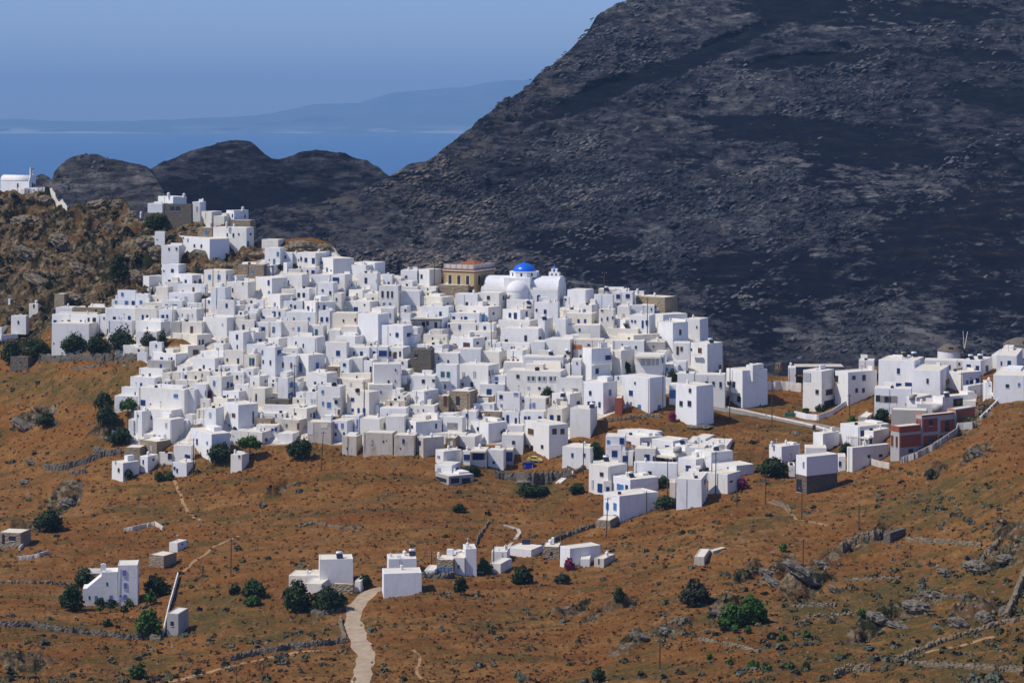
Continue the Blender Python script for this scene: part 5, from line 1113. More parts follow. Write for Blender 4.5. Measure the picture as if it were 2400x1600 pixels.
# ---------------------------------------------------------------- poles, pergolas, walls, stairs
def pole(u, vt, vb, label, bar=True, lean=0, m=None, Y=None):
    Y = Y or float(Yf(u, vb)); p = PX(u, vb, Y); h = (vb - vt)*Y/F; e = empty('utility_pole', p, label, 'pole', 'wooden utility poles'); b = MB()
    b.tube((0,0,-1), (lean*h, 0, h), .15, .10, 8); part(b, 'shaft', m or M['wood'], e)
    if bar:
        a = R((u*7) % 50 - 25); b = MB(); c = Vector((lean*h, 0, h-.5)); d = Vector((math.cos(a), math.sin(a), 0)); b.tube(c - d*.8, c + d*.8, .06); part(b, 'crossarm', M['wood'], e)
        for t in (-.7, 0, .7): b = MB(); q = c + d*t; b.lathe((q.x, q.y, q.z+.05), [(.05, 0), (.07, .1), (.05, .2), (.01, .22)], 6); part(b, 'insulator', M['metal'], e)
    return e, p + Vector((lean*h, 0, h-.3))
PL = {}
for i, (u, vt, vb, lab) in enumerate([(499,603,672,'dark tall pole before the cream house with pale blue shutters'),(405,711,758,'thin pole before the upper left navy-door row'),(481,672,742,'rusty pole beside the dark tree, upper left'),
 (745,698,760,'pole before the slim blue door, centre left'),(937,668,765,'pole before the three-arch house'),(1153,750,826,'leaning pole at the exact centre of the village'),(1018,612,666,'pole left of the ochre mansion on the skyline'),
 (1517,697,790,'pole before the navy door house, upper right'),(1696,808,880,'pole at the right end of the upper village'),(1710,828,978,'tallest dark pole beside the large white balcony house'),(1553,871,972,'pole before the big four-blue-window house'),
 (1337,821,880,'pole left of the two-balcony house'),(1416,636,692,'pole on the skyline right of the church'),(299,960,1045,'thin pole on the dry bank left of the village'),(518,857,918,'pole beside the tiny slot house, left'),
 (453,1026,1112,'pole at the corner of the grey-based white house, lower left'),(690,854,932,'pole beside the rounded white house'),(853,894,974,'pole before the cream-white house with four blue openings'),(1096,921,1016,'pole before the tan plaster house, lower centre'),
 (752,1010,1106,'crooked pole before the peeling plaster house'),(1367,1029,1112,'pole beside the white cube with two blue-grey slots'),(1471,1049,1112,'pole before the blue-shutter cluster, left of its centre'),(1564,1072,1162,'pole beside the small tree in the blue-shutter cluster'),
 (1677,1058,1160,'pole before the large blank wall at the cluster right'),(1420,1164,1262,'leaning pole before the four-window white house on the slope'),(1515,1150,1207,'short pole at the long side of the four-window house'),(1727,1126,1192,'pole on the slope by the pink bush'),
 (1794,1110,1179,'pole on the slope below the chimney house'),(1809,890,1000,'tall pole before the bend of the concrete road'),(2253,872,930,'thick pole above the black sign house'),(2299,877,941,'pole before the blank house at the right edge'),
 (1991,923,987,'pole beside the stepped garden wall, right village'),(2071,798,842,'thin pole on the right skyline against the mountain'),(1904,821,862,'thin pole behind the blue pergola'),(541,1260,1352,'lone pole in the left dry field'),
 (2013,1180,1242,'thin pole on the upper right hillside'),(1879,1140,1214,'thin pole below the stained house on pillars'),(1882,1263,1333,'pole at the top of the long rock rib, right hillside'),(1546,1496,1567,'lone pole near the bottom edge, right of centre'),
 (1011,1290,1334,'short pole behind the brown stone cottage'),(1157,1275,1320,'pole beside the small green tree, lower centre')]):
    PL[i] = pole(u, vt, vb, lab, True, .05 if i == 24 else (-.03 if i == 5 else (.06 if i == 19 else .01)))
e, _ = pole(1314, 1238, 1278, 'pale bare mast behind the rubble-stone house', False, 0, M['stone'])
def wire(a, b, sag, label):
    n = 12; q = [a.lerp(b, k/n) - Vector((0, 0, sag*4*(k/n)*(1-k/n))) for k in range(n+1)]; m = MB()
    for p0, p1 in zip(q, q[1:]): m.tube(p0, p1, .022, n=4, cap=False)
    tag(m.build('power_line', M['wood']), label, 'cable', 'overhead power lines')
for a, b, lab in ((24, 23, 'power line from the four-window house pole to the cluster pole'), (20, 21, 'power line across the blue-shutter cluster top left'), (28, 9, 'power line along the concrete road'), (15, 14, 'power line up the lower left terraces'), (16, 17, 'power line over the centre roofs'), (17, 18, 'power line from the four blue openings to the tan plaster house'), (29, 30, 'power line above the black sign house')):
    wire(PL[a][1], PL[b][1], 1.2, lab)

def pergola(u0, u1, vt, vb, dep, m, label, roofm=None, yaw=12):
    Y = float(Yf((u0+u1)/2, vb)); p = PX(u0, vb, Y); Lx = (u1-u0)*Y/F; h = (vb-vt)*Y/F; e = empty('pergola', p, label, 'pergola', 'pergolas of the village'); e.rotation_euler = (0, 0, -R(yaw)*0)
    for x in (0, Lx/2, Lx):
        for y in (0, dep): b = MB(); b.box((x-.08, y-.08, -1), (x+.08, y+.08, h)); part(b, 'post', m, e)
    b = MB()
    for y in (0, dep): b.box((-.2, y-.09, h), (Lx+.2, y+.09, h+.22))
    k = -.1
    while k < Lx+.1: b.box((k-.05, -.3, h+.22), (k+.05, dep+.3, h+.36)); k += .7
    part(b, 'beams', m, e)
    if roofm: b = MB(); b.hexa([(-.3,-.5,h+.37),(Lx+.3,-.5,h+.37),(Lx+.3,dep+.4,h+.55),(-.3,dep+.4,h+.55),(-.3,-.5,h+.45),(Lx+.3,-.5,h+.45),(Lx+.3,dep+.4,h+.63),(-.3,dep+.4,h+.63)]); part(b, 'roof_mat', roofm, e)
pergola(621, 639, 626, 652, 2, WC['b'], 'bright blue pergola frame beside the tan house, upper left')
pergola(965, 1034, 751, 771, 3, WC['v'], 'blue-posted terrace canopy with a grey roof, centre', M['g'])
pergola(1868, 1975, 862, 890, 5, WC['v'], 'navy pergola with a reed roof at the road bend', M['e'])
pergola(1988, 2040, 1026, 1046, 2.5, M['w'], 'white little pergola on the terrace below the brick house')
pergola(198, 236, 1346, 1376, 4, M['w'], 'white pergola at the sloping-wall country house', M['e'])

def rubble_wall(pts, h, th, m, label, name='stone_wall', jit=.30, cat='wall'):
    h = h*.72 if name == 'stone_wall' else h
    q = []
    for (a, b), (c, d) in zip(pts, pts[1:]):
        n = max(2, int(math.hypot(c-a, d-b)/3.2)); q += [(a+(c-a)*t/n, b+(d-b)*t/n) for t in range(n)]
    q.append(pts[-1]); P2 = np.array([tuple(hit(u, v)) for u, v in q])
    n = len(P2); t = np.gradient(P2[:, :2], axis=0); t /= np.maximum(np.linalg.norm(t, axis=1)[:, None], 1e-6); nr = np.c_[-t[:,1], t[:,0]]; vs = []; fs = []; rr = random.Random(int(pts[0][0]*10 + n))
    prof = [(-1, -1.2), (-.95, .35), (-.8, .72), (-.55, 1), (.55, 1), (.8, .72), (.95, .35), (1, -1.2)]
    for i in range(n):
        zj = rr.uniform(-jit, jit)
        for s, z in prof: vs.append((P2[i,0] + nr[i,0]*(s*th/2) + rr.uniform(-jit, jit)*.45, P2[i,1] + nr[i,1]*(s*th/2) + rr.uniform(-jit, jit)*.45, P2[i,2] + (z*h if z > 0 else z) + (zj + rr.uniform(-jit, jit)*.5 if z > .5 else 0)))
    k = len(prof)
    for i in range(n-1):
        for j in range(k-1): a = i*k + j; fs.append((a, a+1, a+k+1, a+k))
    fs += [tuple(range(k)), tuple(range(n*k-1, n*k-k-1, -1))]
    return tag(obj(name, vs, fs, m), label, cat, 'dry-stone field walls' if name == 'stone_wall' else None)
for pts, h, th, lab in [
 ([(0,1466),(80,1468),(140,1478),(230,1488),(300,1496),(378,1500)],1.5,.6,'long curved stone wall in the lower left field'),
 ([(0,1367),(60,1366),(120,1368),(168,1370)],.9,.6,'low stone wall left of the sloping-wall house'),
 ([(540,1548),(600,1534),(680,1520),(740,1514),(812,1506)],1.6,.7,'dark retaining wall running to the dirt road'),
 ([(798,1450),(800,1470),(806,1490),(814,1506)],1.1,.8,'pale rubble wall along the left edge of the dirt road'),
 ([(715,1420),(735,1438),(760,1442),(800,1432)],1.5,.8,'curved stone pen wall below the dark roadside trees'),
 ([(105,1100),(140,1102),(200,1086),(245,1068)],2.6,.8,'big dark terrace wall on the left slope'),
 ([(222,1060),(255,1068),(285,1062)],2.4,.8,'upper dark terrace wall beside the stone shed'),
 ([(160,1112),(200,1108)],1.8,.8,'short lower terrace wall on the left slope'),
 ([(85,842),(140,846),(200,842),(260,844),(320,842),(345,838)],2.6,.8,'long grey retaining wall under the big left trees'),
 ([(170,866),(205,862),(235,857)],.9,.7,'low broken wall in the green field, left'),
 ([(700,1235),(740,1225),(800,1238),(850,1238)],.6,.8,'faint ruined terrace line in the middle dry slope'),
 ([(1110,1285),(1122,1260),(1135,1240),(1145,1224)],.9,.6,'stone wall climbing the slope above the stone cottage'),
 ([(1265,1285),(1300,1268),(1340,1252),(1392,1234)],1.3,.7,'dark stone wall rising to the stone shed on the slope'),
 ([(1970,1290),(1995,1276),(2030,1262),(2070,1258)],2.2,1.2,'heaped stone wall leading to the square ruin'),
 ([(2125,1266),(2180,1270),(2240,1274),(2300,1280)],.9,.8,'thin stone wall right of the square ruin'),
 ([(2300,1310),(2330,1285),(2345,1270)],1.4,1.0,'steep stone wall at the right hillside top'),
 ([(2360,1450),(2372,1420),(2385,1390),(2402,1350)],2.0,1.2,'thick stone wall climbing along the right edge'),
 ([(2105,1546),(2160,1524),(2220,1500),(2290,1480),(2350,1462),(2402,1452)],1.0,.9,'long stone wall across the lower right corner'),
 ([(2110,1555),(2180,1560),(2260,1564),(2330,1568),(2402,1574)],1.1,1.0,'bright stone wall along the bottom right edge'),
 ([(1955,1588),(1990,1574),(2040,1572)],1.8,.8,'ruined wall corner near the bottom edge, right'),
 ([(1850,1425),(1900,1420),(1960,1421)],.8,.7,'short terrace wall below the long rock rib'),
 ([(1890,1448),(1950,1442),(2010,1440)],.8,.7,'second terrace wall below the long rock rib'),
 ([(1640,1500),(1690,1508),(1750,1520),(1780,1528)],.7,.7,'low terrace wall left of the green vine row'),
 ([(1980,1362),(2050,1358),(2110,1356)],.7,.6,'upper terrace wall in the right hillside middle'),
 ([(2140,1396),(2200,1398),(2260,1400)],.7,.6,'terrace wall among grey rocks, right hillside'),
 ([(1810,1175),(1845,1190),(1855,1205)],.8,.8,'stony path edge below the slope poles'),
 ([(1160,1120),(1220,1126),(1290,1124),(1340,1118)],3.0,1.0,'tall stone retaining wall below the blue container'),
 ([(1345,1112),(1380,1092),(1420,1085)],1.6,.8,'stone wall beside the stair, lower right centre'),
 ([(890,922),(930,918),(960,912)],2.0,.8,'overgrown stone wall behind the lavender-white cube'),
 ([(1190,912),(1228,914)],2.2,.8,'stone garden wall before the long school-like house'),
 ([(1415,988),(1460,984),(1510,976),(1548,978)],1.2,.8,'rough stone edge of the lane above the red-brown bank'),
 ([(988,1352),(1040,1356),(1066,1352)],1.5,.6,'dark terrace wall before the brown stone cottage')]:
    rubble_wall(pts, h, th, M['k'] if any(q in lab for q in ('dark', 'grey', 'curved', 'retaining', 'rising')) else M['stone'], lab)  # darker stone puts the shade on these walls into their colour
for pts, h, th, m, lab in [
 ([(417,1352),(408,1385),(398,1420),(392,1445),(382,1490)],1.2,.45,'c','long straight pale wall running down the left field'),
 ([(345,690),(380,682),(420,668),(452,657),(480,660)],2.0,.6,'w','white ramp wall climbing left of the crag-foot houses'),
 ([(290,1246),(330,1238),(364,1230),(382,1242)],1.0,.5,'e','pale cement wall bend on the left slope'),
 ([(42,1312),(75,1309),(114,1298)],1.0,.5,'e','short curved cement wall, far left slope'),
 ([(45,1290),(62,1270),(66,1255)],.9,.5,'e','pale wall beside the left-edge ruin'),
 ([(1862,975),(1890,982),(1915,984)],1.6,.4,'w','white garden wall at the road bend'),
 ([(1917,984),(1950,972),(1990,945),(2005,925),(2042,912)],1.5,.4,'c','sloping cream garden wall below the stepped balconies'),
 ([(2112,1086),(2150,1073),(2190,1053),(2242,1018),(2244,1006),(2285,1002)],1.7,.4,'g','cement wall stepping up the hill before the brick house'),
 ([(2296,980),(2320,958),(2340,938)],.5,.5,'c','pale concrete kerb strip on the right hilltop'),
 ([(2042,1088),(2062,1094),(2085,1098)],1.6,.4,'e','low pale wall below the brick house corner'),
 ([(1640,942),(1680,951),(1740,962),(1800,975),(1860,988),(1905,998),(1975,1018)],0.45,.3,'c','pale roadside parapet along the concrete road'),
 ([(1790,915),(1830,912),(1878,918)],2.6,.5,'c','tan retaining wall above the road bend'),
 ([(1637,915),(1680,908),(1745,908)],2.0,.5,'w','white terrace parapet below the rightmost upper house'),
 ([(40,448),(75,446),(105,445)],1.0,.5,'c','pale terrace wall before the hilltop chapel'),
 ([(118,452),(135,462),(158,476)],1.6,.5,'c','stone ramp wall descending right of the hilltop chapel'),
 ([(262,1016),(290,1026),(325,1036)],1.2,.6,'w','whitewashed rocky edge at the village left corner'),
 ([(1345,1180),(1420,1180)],.1,.3,'c','low stone kerb under the slope houses')][:-1]:
    rubble_wall(pts, h, th, M[m], lab, 'garden_wall', .04)
def stair(pts, w, m, label):
    q = [hit(u, v) for u, v in pts]; e = empty('staircase', q[0], label, 'stairs'); b = MB()
    for a, c in zip(q, q[1:]):
        n = max(3, int((c - a).length / .55)); d = (c - a); t = Vector((d.x, d.y, 0)).normalized(); nn = Vector((-t.y, t.x, 0))
        for k in range(n):
            p0 = a + d*(k/n) - q[0]; p1 = a + d*((k+1)/n) - q[0]; z = max(p0.z, p1.z) + .12
            b.hexa([(p0 - nn*w)[:2] + (z-1.2,), (p1 - nn*w)[:2] + (z-1.2,), (p1 + nn*w)[:2] + (z-1.2,), (p0 + nn*w)[:2] + (z-1.2,), (p0 - nn*w)[:2] + (z,), (p1 - nn*w)[:2] + (z,), (p1 + nn*w)[:2] + (z,), (p0 + nn*w)[:2] + (z,)])
    part(b, 'steps', m, e); return e
stair([(1182,1292),(1196,1276),(1208,1262),(1218,1248),(1214,1240),(1196,1234),(1180,1231)], .45, M['e'], 'pale stone steps climbing the slope, lower centre')
stair([(1308,1132),(1325,1118),(1345,1104)], .8, M['c'], 'pale stone stair beside the stone wall, lower right centre')
stair([(1542,898),(1552,886),(1572,868),(1576,848),(1566,828),(1558,815)], 1.3, M['w'], 'broad white stair winding down the upper right houses')
CLOUDS = []
# ---------------------------------------------------------------- trees and bushes
def leafcloud(lobes, n, s, seed):
    r = np.random.default_rng(seed); wts = np.array([l[3]*l[4]*l[5] for l in lobes]) ** .75; k = r.choice(len(lobes), n, p=wts/wts.sum()); Lb = np.array(lobes)[k]
    d = r.normal(size=(n, 3)); d /= np.linalg.norm(d, axis=1)[:, None]; rad = r.uniform(.35, 1.0, n) ** .45 * (1 + .42*vn(d[:,0]*2.6 + k*5, d[:,1]*2.3, d[:,2]*2.3, seed))
    c = Lb[:, :3] + d * rad[:, None] * Lb[:, 3:6]; nr = d + r.normal(size=(n, 3))*.55; nr /= np.linalg.norm(nr, axis=1)[:, None]
    t = np.cross(nr, r.normal(size=(n, 3))); t /= np.linalg.norm(t, axis=1)[:, None]; b = np.cross(nr, t); sz = s * r.uniform(.6, 1.35, n)[:, None]
    V = np.stack([c - t*sz - b*sz*.7, c + t*sz - b*sz*.5, c + t*sz*.8 + b*sz*.7, c - t*sz*.7 + b*sz], 1).reshape(-1, 3); return V
def quads(name, V, m, par=None):
    n = len(V)//4; me = bpy.data.meshes.new(name); me.vertices.add(len(V)); me.vertices.foreach_set('co', V.astype(np.float32).ravel()); me.loops.add(4*n); me.polygons.add(n)
    me.loops.foreach_set('vertex_index', np.arange(4*n, dtype=np.int32)); me.polygons.foreach_set('loop_start', np.arange(0, 4*n, 4, dtype=np.int32)); me.update(); me.materials.append(m); return link(bpy.data.objects.new(name, me), par)
def tree(u0, u1, vt, vb, m, label, tall=False, cat='tree', vg=None):
    vg = vg or (vb + 4 if cat == 'tree' else vb + 2); u = (u0+u1)/2; p = hit(u, vg - 1); k = p.y/F; w = (u1-u0)*k/2; h = (vb-vt)*k; z0 = (vg - vb)*k; r = random.Random(int(u*13 + vt)); tr = cat == 'tree'
    e = empty(cat, p, label, cat, 'trees and bushes round the village'); lobes = []; nl = max(4, min(14, int(w*2.2)))
    for i in range(nl):
        a = r.uniform(0, 6.28); q = r.uniform(0, .62); zz = z0 + h*(.18 + .64*r.random()*(1 - q*.5)); s_ = r.uniform(.34, .56)
        lobes.append((math.cos(a)*w*q*1.1, math.sin(a)*w*q*.8, zz, w*s_*1.1, w*s_, min(w, h*.6)*s_*r.uniform(.75, 1.05)))
    lobes.append((0, 0, z0 + h*.5, w*.6, w*.6, h*.46)); lobes.append((w*.5, 0, z0 + h*.3, w*.5, w*.45, h*.33)); lobes.append((-w*.5, 0, z0 + h*.3, w*.5, w*.45, h*.33))
    n = int(min(2600, max(160, 75*(w*h + w*w)))); quads('crown' if tr else 'foliage', leafcloud(lobes, n, .16 + .035*min(w, 3), int(u + vt)), M[m], e)
    b = MB(); top = z0 + h*.45
    b.tube((0, 0, -.6), (r.uniform(-.2, .2), 0, max(.4, z0 + h*.2)), .07 + .05*min(w, 3), .05 + .03*min(w, 3), 7)
    for i in range(4): a = i*1.6 + r.random(); b.tube((0, 0, max(.1, z0 + h*.05)), (math.cos(a)*w*.45, math.sin(a)*w*.45, top + r.uniform(0, h*.2)), .05 + .03*min(w, 3), .02, 5)
    part(b, 'trunk' if tr else 'stem', M['wood'], e); return e
T_ = [(249,322,758,823,'leaf','big dark spreading tree beside the village left edge'),(205,252,782,826,'leaf','dark bush joined to the left side of the big spreading tree'),(143,206,778,828,'leaf','dark rounded tree before the blank white house, far left'),
 (0,60,795,850,'leaf','dark hedge tree at the left photo edge'),(52,120,790,838,'leaf','dark hedge tree right of the edge hedge, far left'),(328,366,776,812,'leaf3','thin grey-green tree before the white garden block'),(369,393,771,814,'leaf','narrow upright dark tree left of the twin-slit house'),
 (218,267,918,956,'leaf','upper dark bush on the dry left slope'),(224,276,946,994,'leaf','lower dark bush on the dry left slope'),(540,562,1000,1030,'leaf3','thin grey-green tree beside the shuttered white house, lower left'),(490,546,1038,1082,'leaf','round dark green tree below the grey-based house'),
 (671,728,1025,1072,'leaf','dark green tree below the dry gap, lower centre'),(1267,1299,905,934,'leaf','dark shrub tree before the school-like house'),(1457,1480,847,876,'leaf','dark tree in a gap beside the glazed porch house'),(1562,1588,863,900,'leaf','dark tree under the broad white stair'),
 (1540,1570,1112,1140,'leaf2','small bright tree inside the blue-shutter cluster'),(1774,1852,1070,1114,'leaf','broad dark tree mass below the chimney house'),(2046,2084,956,994,'leaf','dark tree beside the loggia house, right village'),(1965,2004,1038,1066,'leaf','dark tree beside the small pergola terrace'),
 (174,224,1328,1376,'leaf','tree behind the sloping-wall country house'),(138,196,1364,1428,'leaf','large dark tree left of the sloping-wall country house'),(338,396,1344,1393,'leaf','dark tree right of the sloping-wall country house'),(338,368,1380,1414,'leaf2','rounder green tree at the country house corner'),
 (317,380,1420,1494,'leaf2','tall olive-green tree before the curved lower left wall'),(567,624,1356,1398,'leaf','dark tree pair member left of the roadside house'),(664,730,1358,1430,'leaf','large dark tree before the roadside white house, left one'),(726,812,1372,1428,'leaf','large dark tree beside the dirt road, right one'),
 (834,874,1349,1376,'leaf','dark bush tree at the top of the dirt road'),(1062,1096,1346,1390,'leaf','dark upright bush before the stone cottage'),(1117,1154,1310,1342,'leaf2','small green tree before the tall white cube'),(1592,1666,1362,1418,'leaf3','big grey-green tree alone on the right hillside')]
for u0, u1, vt, vb, m, lab in T_: tree(u0, u1, vt, vb, m, lab)
tree(278, 322, 930, 962, 'leaf2', 'umbrella-topped tree at the very big blank house corner', vg=978)
tree(558, 614, 1021, 1052, 'leaf2', 'wide fig tree with a pale trunk, lower left', vg=1076)
tree(280, 302, 1418, 1436, 'leaf', 'tiny tree with a bare stem in the country house garden', vg=1452)
tree(226, 244, 1416, 1430, 'leaf2', 'tiny pale tree at the left of the country house garden', vg=1438)
tree(252, 268, 1412, 1426, 'leaf2', 'tiny tree in the middle of the country house garden', vg=1436)
B_ = [(85,130,965,998,'leaf','dark bush growing on the left slope rock'),(256,308,1002,1040,'leaf','dark scrub on the rock under the village left corner'),(78,146,1190,1243,'leaf','big blue-green bush on the lower left slope'),(290,313,1098,1122,'leaf','small dark bush beside the chimney house, lower left'),
 (362,388,1106,1127,'leaf','dark low bush under the two-tiny-window house, left'),(386,410,1104,1124,'leaf2','brighter low bush under the two-tiny-window house, right'),(502,522,912,934,'leaf','green bush beside the pink bush, left terraces'),(484,501,914,936,'pink','dull pink bush on the left terraces'),
 (1166,1200,1006,1024,'pink','bright pink bougainvillea over a white wall, lower centre'),(1726,1754,1120,1145,'pink','dark pink bougainvillea at the blue-shutter cluster right end'),(1321,1349,1308,1335,'pink','dark pink bougainvillea before the grey-sided house, lower centre'),(1566,1586,962,986,'pink','faded pink climber on the blank-walled white house'),
 (1080,1126,1090,1111,'leaf','green garden bushes below the dark porch'),(820,850,848,868,'leaf2','bright green vine in a white courtyard, centre'),(524,548,695,708,'leaf2','green vine over a blue door, upper left'),(650,664,618,633,'leaf','round dark bush beside the blue-door tall house'),
 (670,706,618,633,'leaf','dark hedge above the cream stone house'),(1532,1586,1162,1192,'leaf','dark hedge before the large blank pale wall'),(1375,1419,1034,1084,'leaf','dark ivy-like shrubs left of the blue-shutter cluster'),(1910,1936,946,963,'leaf','round dark garden bush at the stepped-balcony house'),
 (1879,1897,956,967,'leaf2','round bright garden bush at the road bend'),(1984,2012,974,998,'leaf2','green bush beside the small rusty-roof shed'),(1920,1952,1052,1068,'leaf2','green bush before the navy-window low house'),(222,246,1400,1418,'leaf','dark clipped bush at the country house wall, left'),
 (246,280,1402,1418,'leaf','dark clipped bush at the country house wall, middle'),(292,314,1403,1420,'leaf2','olive bush at the country house wall, right'),(240,264,1450,1466,'leaf','low dark bush in the country house field'),(535,566,1365,1393,'leaf','round dark bush left of the roadside trees'),
 (302,346,1556,1590,'leaf2','bright bush near the bottom edge, left'),(570,612,1396,1418,'leaf2','pale green bush below the roadside tree pair'),(1198,1250,1326,1366,'leaf','round dark green bush on the slope below the garden block'),(1299,1338,1342,1366,'leaf3','dome-shaped grey-green bush below the pink bougainvillea'),
 (1436,1464,1374,1407,'leaf','dark small bush in the middle of the right slope'),(1684,1742,1404,1472,'leaf2','bright green bush mass on the right hillside, left part'),(1722,1800,1388,1462,'leaf2','bright green bush mass on the right hillside, right part'),(1712,1732,1464,1482,'leaf2','small green bush below the bright bush mass, left'),
 (1744,1762,1466,1484,'leaf2','small green bush below the bright bush mass, right'),(2008,2032,1426,1446,'leaf2','single bright bush on a terrace, right hillside'),(1822,1848,1484,1500,'leaf2','low bright bush above the lower right terraces'),(1880,1902,1478,1492,'leaf2','lone low bright bush, right hillside middle'),
 (1748,1782,1548,1566,'leaf2','vine row bush, the largest, lower right terrace'),(1700,1722,1543,1556,'leaf2','vine row bush left of the largest, lower right'),(1784,1812,1556,1572,'leaf2','vine row bush right of the largest, lower right'),(1842,1864,1550,1568,'leaf2','separate vine row bush at the right end, lower right'),
 (1656,1672,1530,1544,'leaf2','leftmost small vine bush, lower right terrace'),(1880,1900,1548,1568,'leaf','dark round bush right of the vine row'),(252,304,582,660,'leaf','dark green scrub filling the cleft of the left crag'),(340,400,500,535,'leaf','dark scrub under the castle stone tower'),
 (372,392,598,616,'leaf','dark bush beside the leaning crag-edge house'),(1826,1846,1272,1292,'leaf2','bright bush beside the long rock rib'),(1060,1095,1180,1200,'leaf','dark thicket below the tall retaining wall, left'),(1210,1290,1136,1160,'leaf','dark green thicket under the tall retaining wall'),(1330,1372,1130,1155,'leaf','dark thicket beside the pale stone stair'),(470,486,688,712,'leaf','dark small tree at the rusty pole, upper left'),(1385,1420,1560,1598,'leaf','dark bush at the bottom edge, right of centre'),(2165,2200,1100,1118,'leaf3','grey bush on the hill under the brick house wall')]
for u0, u1, vt, vb, m, lab in B_: tree(u0, u1, vt, vb, m, lab, cat='bush')
def bare(u, vt, vb, label):
    p = hit(u, vb - 1); k = p.y/F; h = (vb-vt)*k; e = empty('tree', p, label, 'tree', 'trees and bushes round the village'); r = random.Random(int(u)); b = MB(); t = MB(); b.tube((0,0,-.5), (.2,0,h*.4), .16, .1, 7)
    for i in range(9):
        a = r.uniform(0, 6.28); d = Vector((math.cos(a), math.sin(a), 0))*h*r.uniform(.2, .45) + Vector((.2, 0, h*r.uniform(.7, 1))); t.tube((.2,0,h*.38), d, .05, .02, 5)
        for j in range(4): q = d.lerp(Vector((.2,0,h*.4)), r.uniform(0, .6)); t.tube(q, q + Vector((r.uniform(-.6,.6), r.uniform(-.6,.6), r.uniform(.2,.7))), .025, .01, 4)
    part(b, 'trunk', M['stone'], e); part(t, 'crown', M['wood'], e)
    quads('foliage', leafcloud([(.2,0,h*.8,h*.42,h*.42,h*.25)], 130, .1, int(u)), M['leaf3'], e)
bare(552, 1555, 1602, 'half-dead grey tree at the bottom edge beside the pale path, left'); bare(612, 1545, 1604, 'bare grey tree at the bottom edge left of the dirt road'); bare(378, 1086, 1112, 'bare little tree beside the lowest left houses')

# ---------------------------------------------------------------- rocks
def rock(u, v, w, h, m, label, rot=0, flat=.7):
    p = hit(u, v); k = p.y/F; W_ = w*k/2*.85; H_ = h*k*.72; bm = bmesh.new(); bmesh.ops.create_icosphere(bm, subdivisions=4, radius=1); co = np.array([q.co[:] for q in bm.verts])
    n = fbm(co[:,0]*2.1 + u, co[:,1]*2.1, co[:,2]*2.1 + v, o=5, seed=int(u) % 31, ridge=True); c, s = math.cos(R(rot)), math.sin(R(rot))
    for q, a in zip(bm.verts, n):
        f = .78 + .34*a; x, y, z = q.co.x*W_*f, q.co.y*W_*flat*f, q.co.z*H_*.62*f - H_*.12; q.co = Vector((x*c + z*s*.9, y, -x*s + z*c*.9 + H_*.15))
    o = bmobj('rock', bm, m, None, False); o.location = p; return tag(o, label, 'rock', 'bare rocks on the hillsides')
def rockmat(name, a, b_, c_):
    m, nd, lk, b = mat(name, None, .98, .05); p = geo(nd); r = ramp(nd, [(.32, a), (.5, b_), (.68, c_)]); lk.new(noise(nd, lk, p, .9, 9, .75), r.inputs[0]); lk.new(r.outputs[0], b.inputs['Base Color']); bump(nd, lk, b, noise(nd, lk, p, 1.6, 8, .75), 1, .35); return m
M['rk'] = rockmat('grey_rock', (.06,.052,.042), (.185,.158,.122), (.33,.285,.225)); M['rt'] = rockmat('tan_rock', (.07,.05,.032), (.20,.155,.105), (.37,.31,.23))
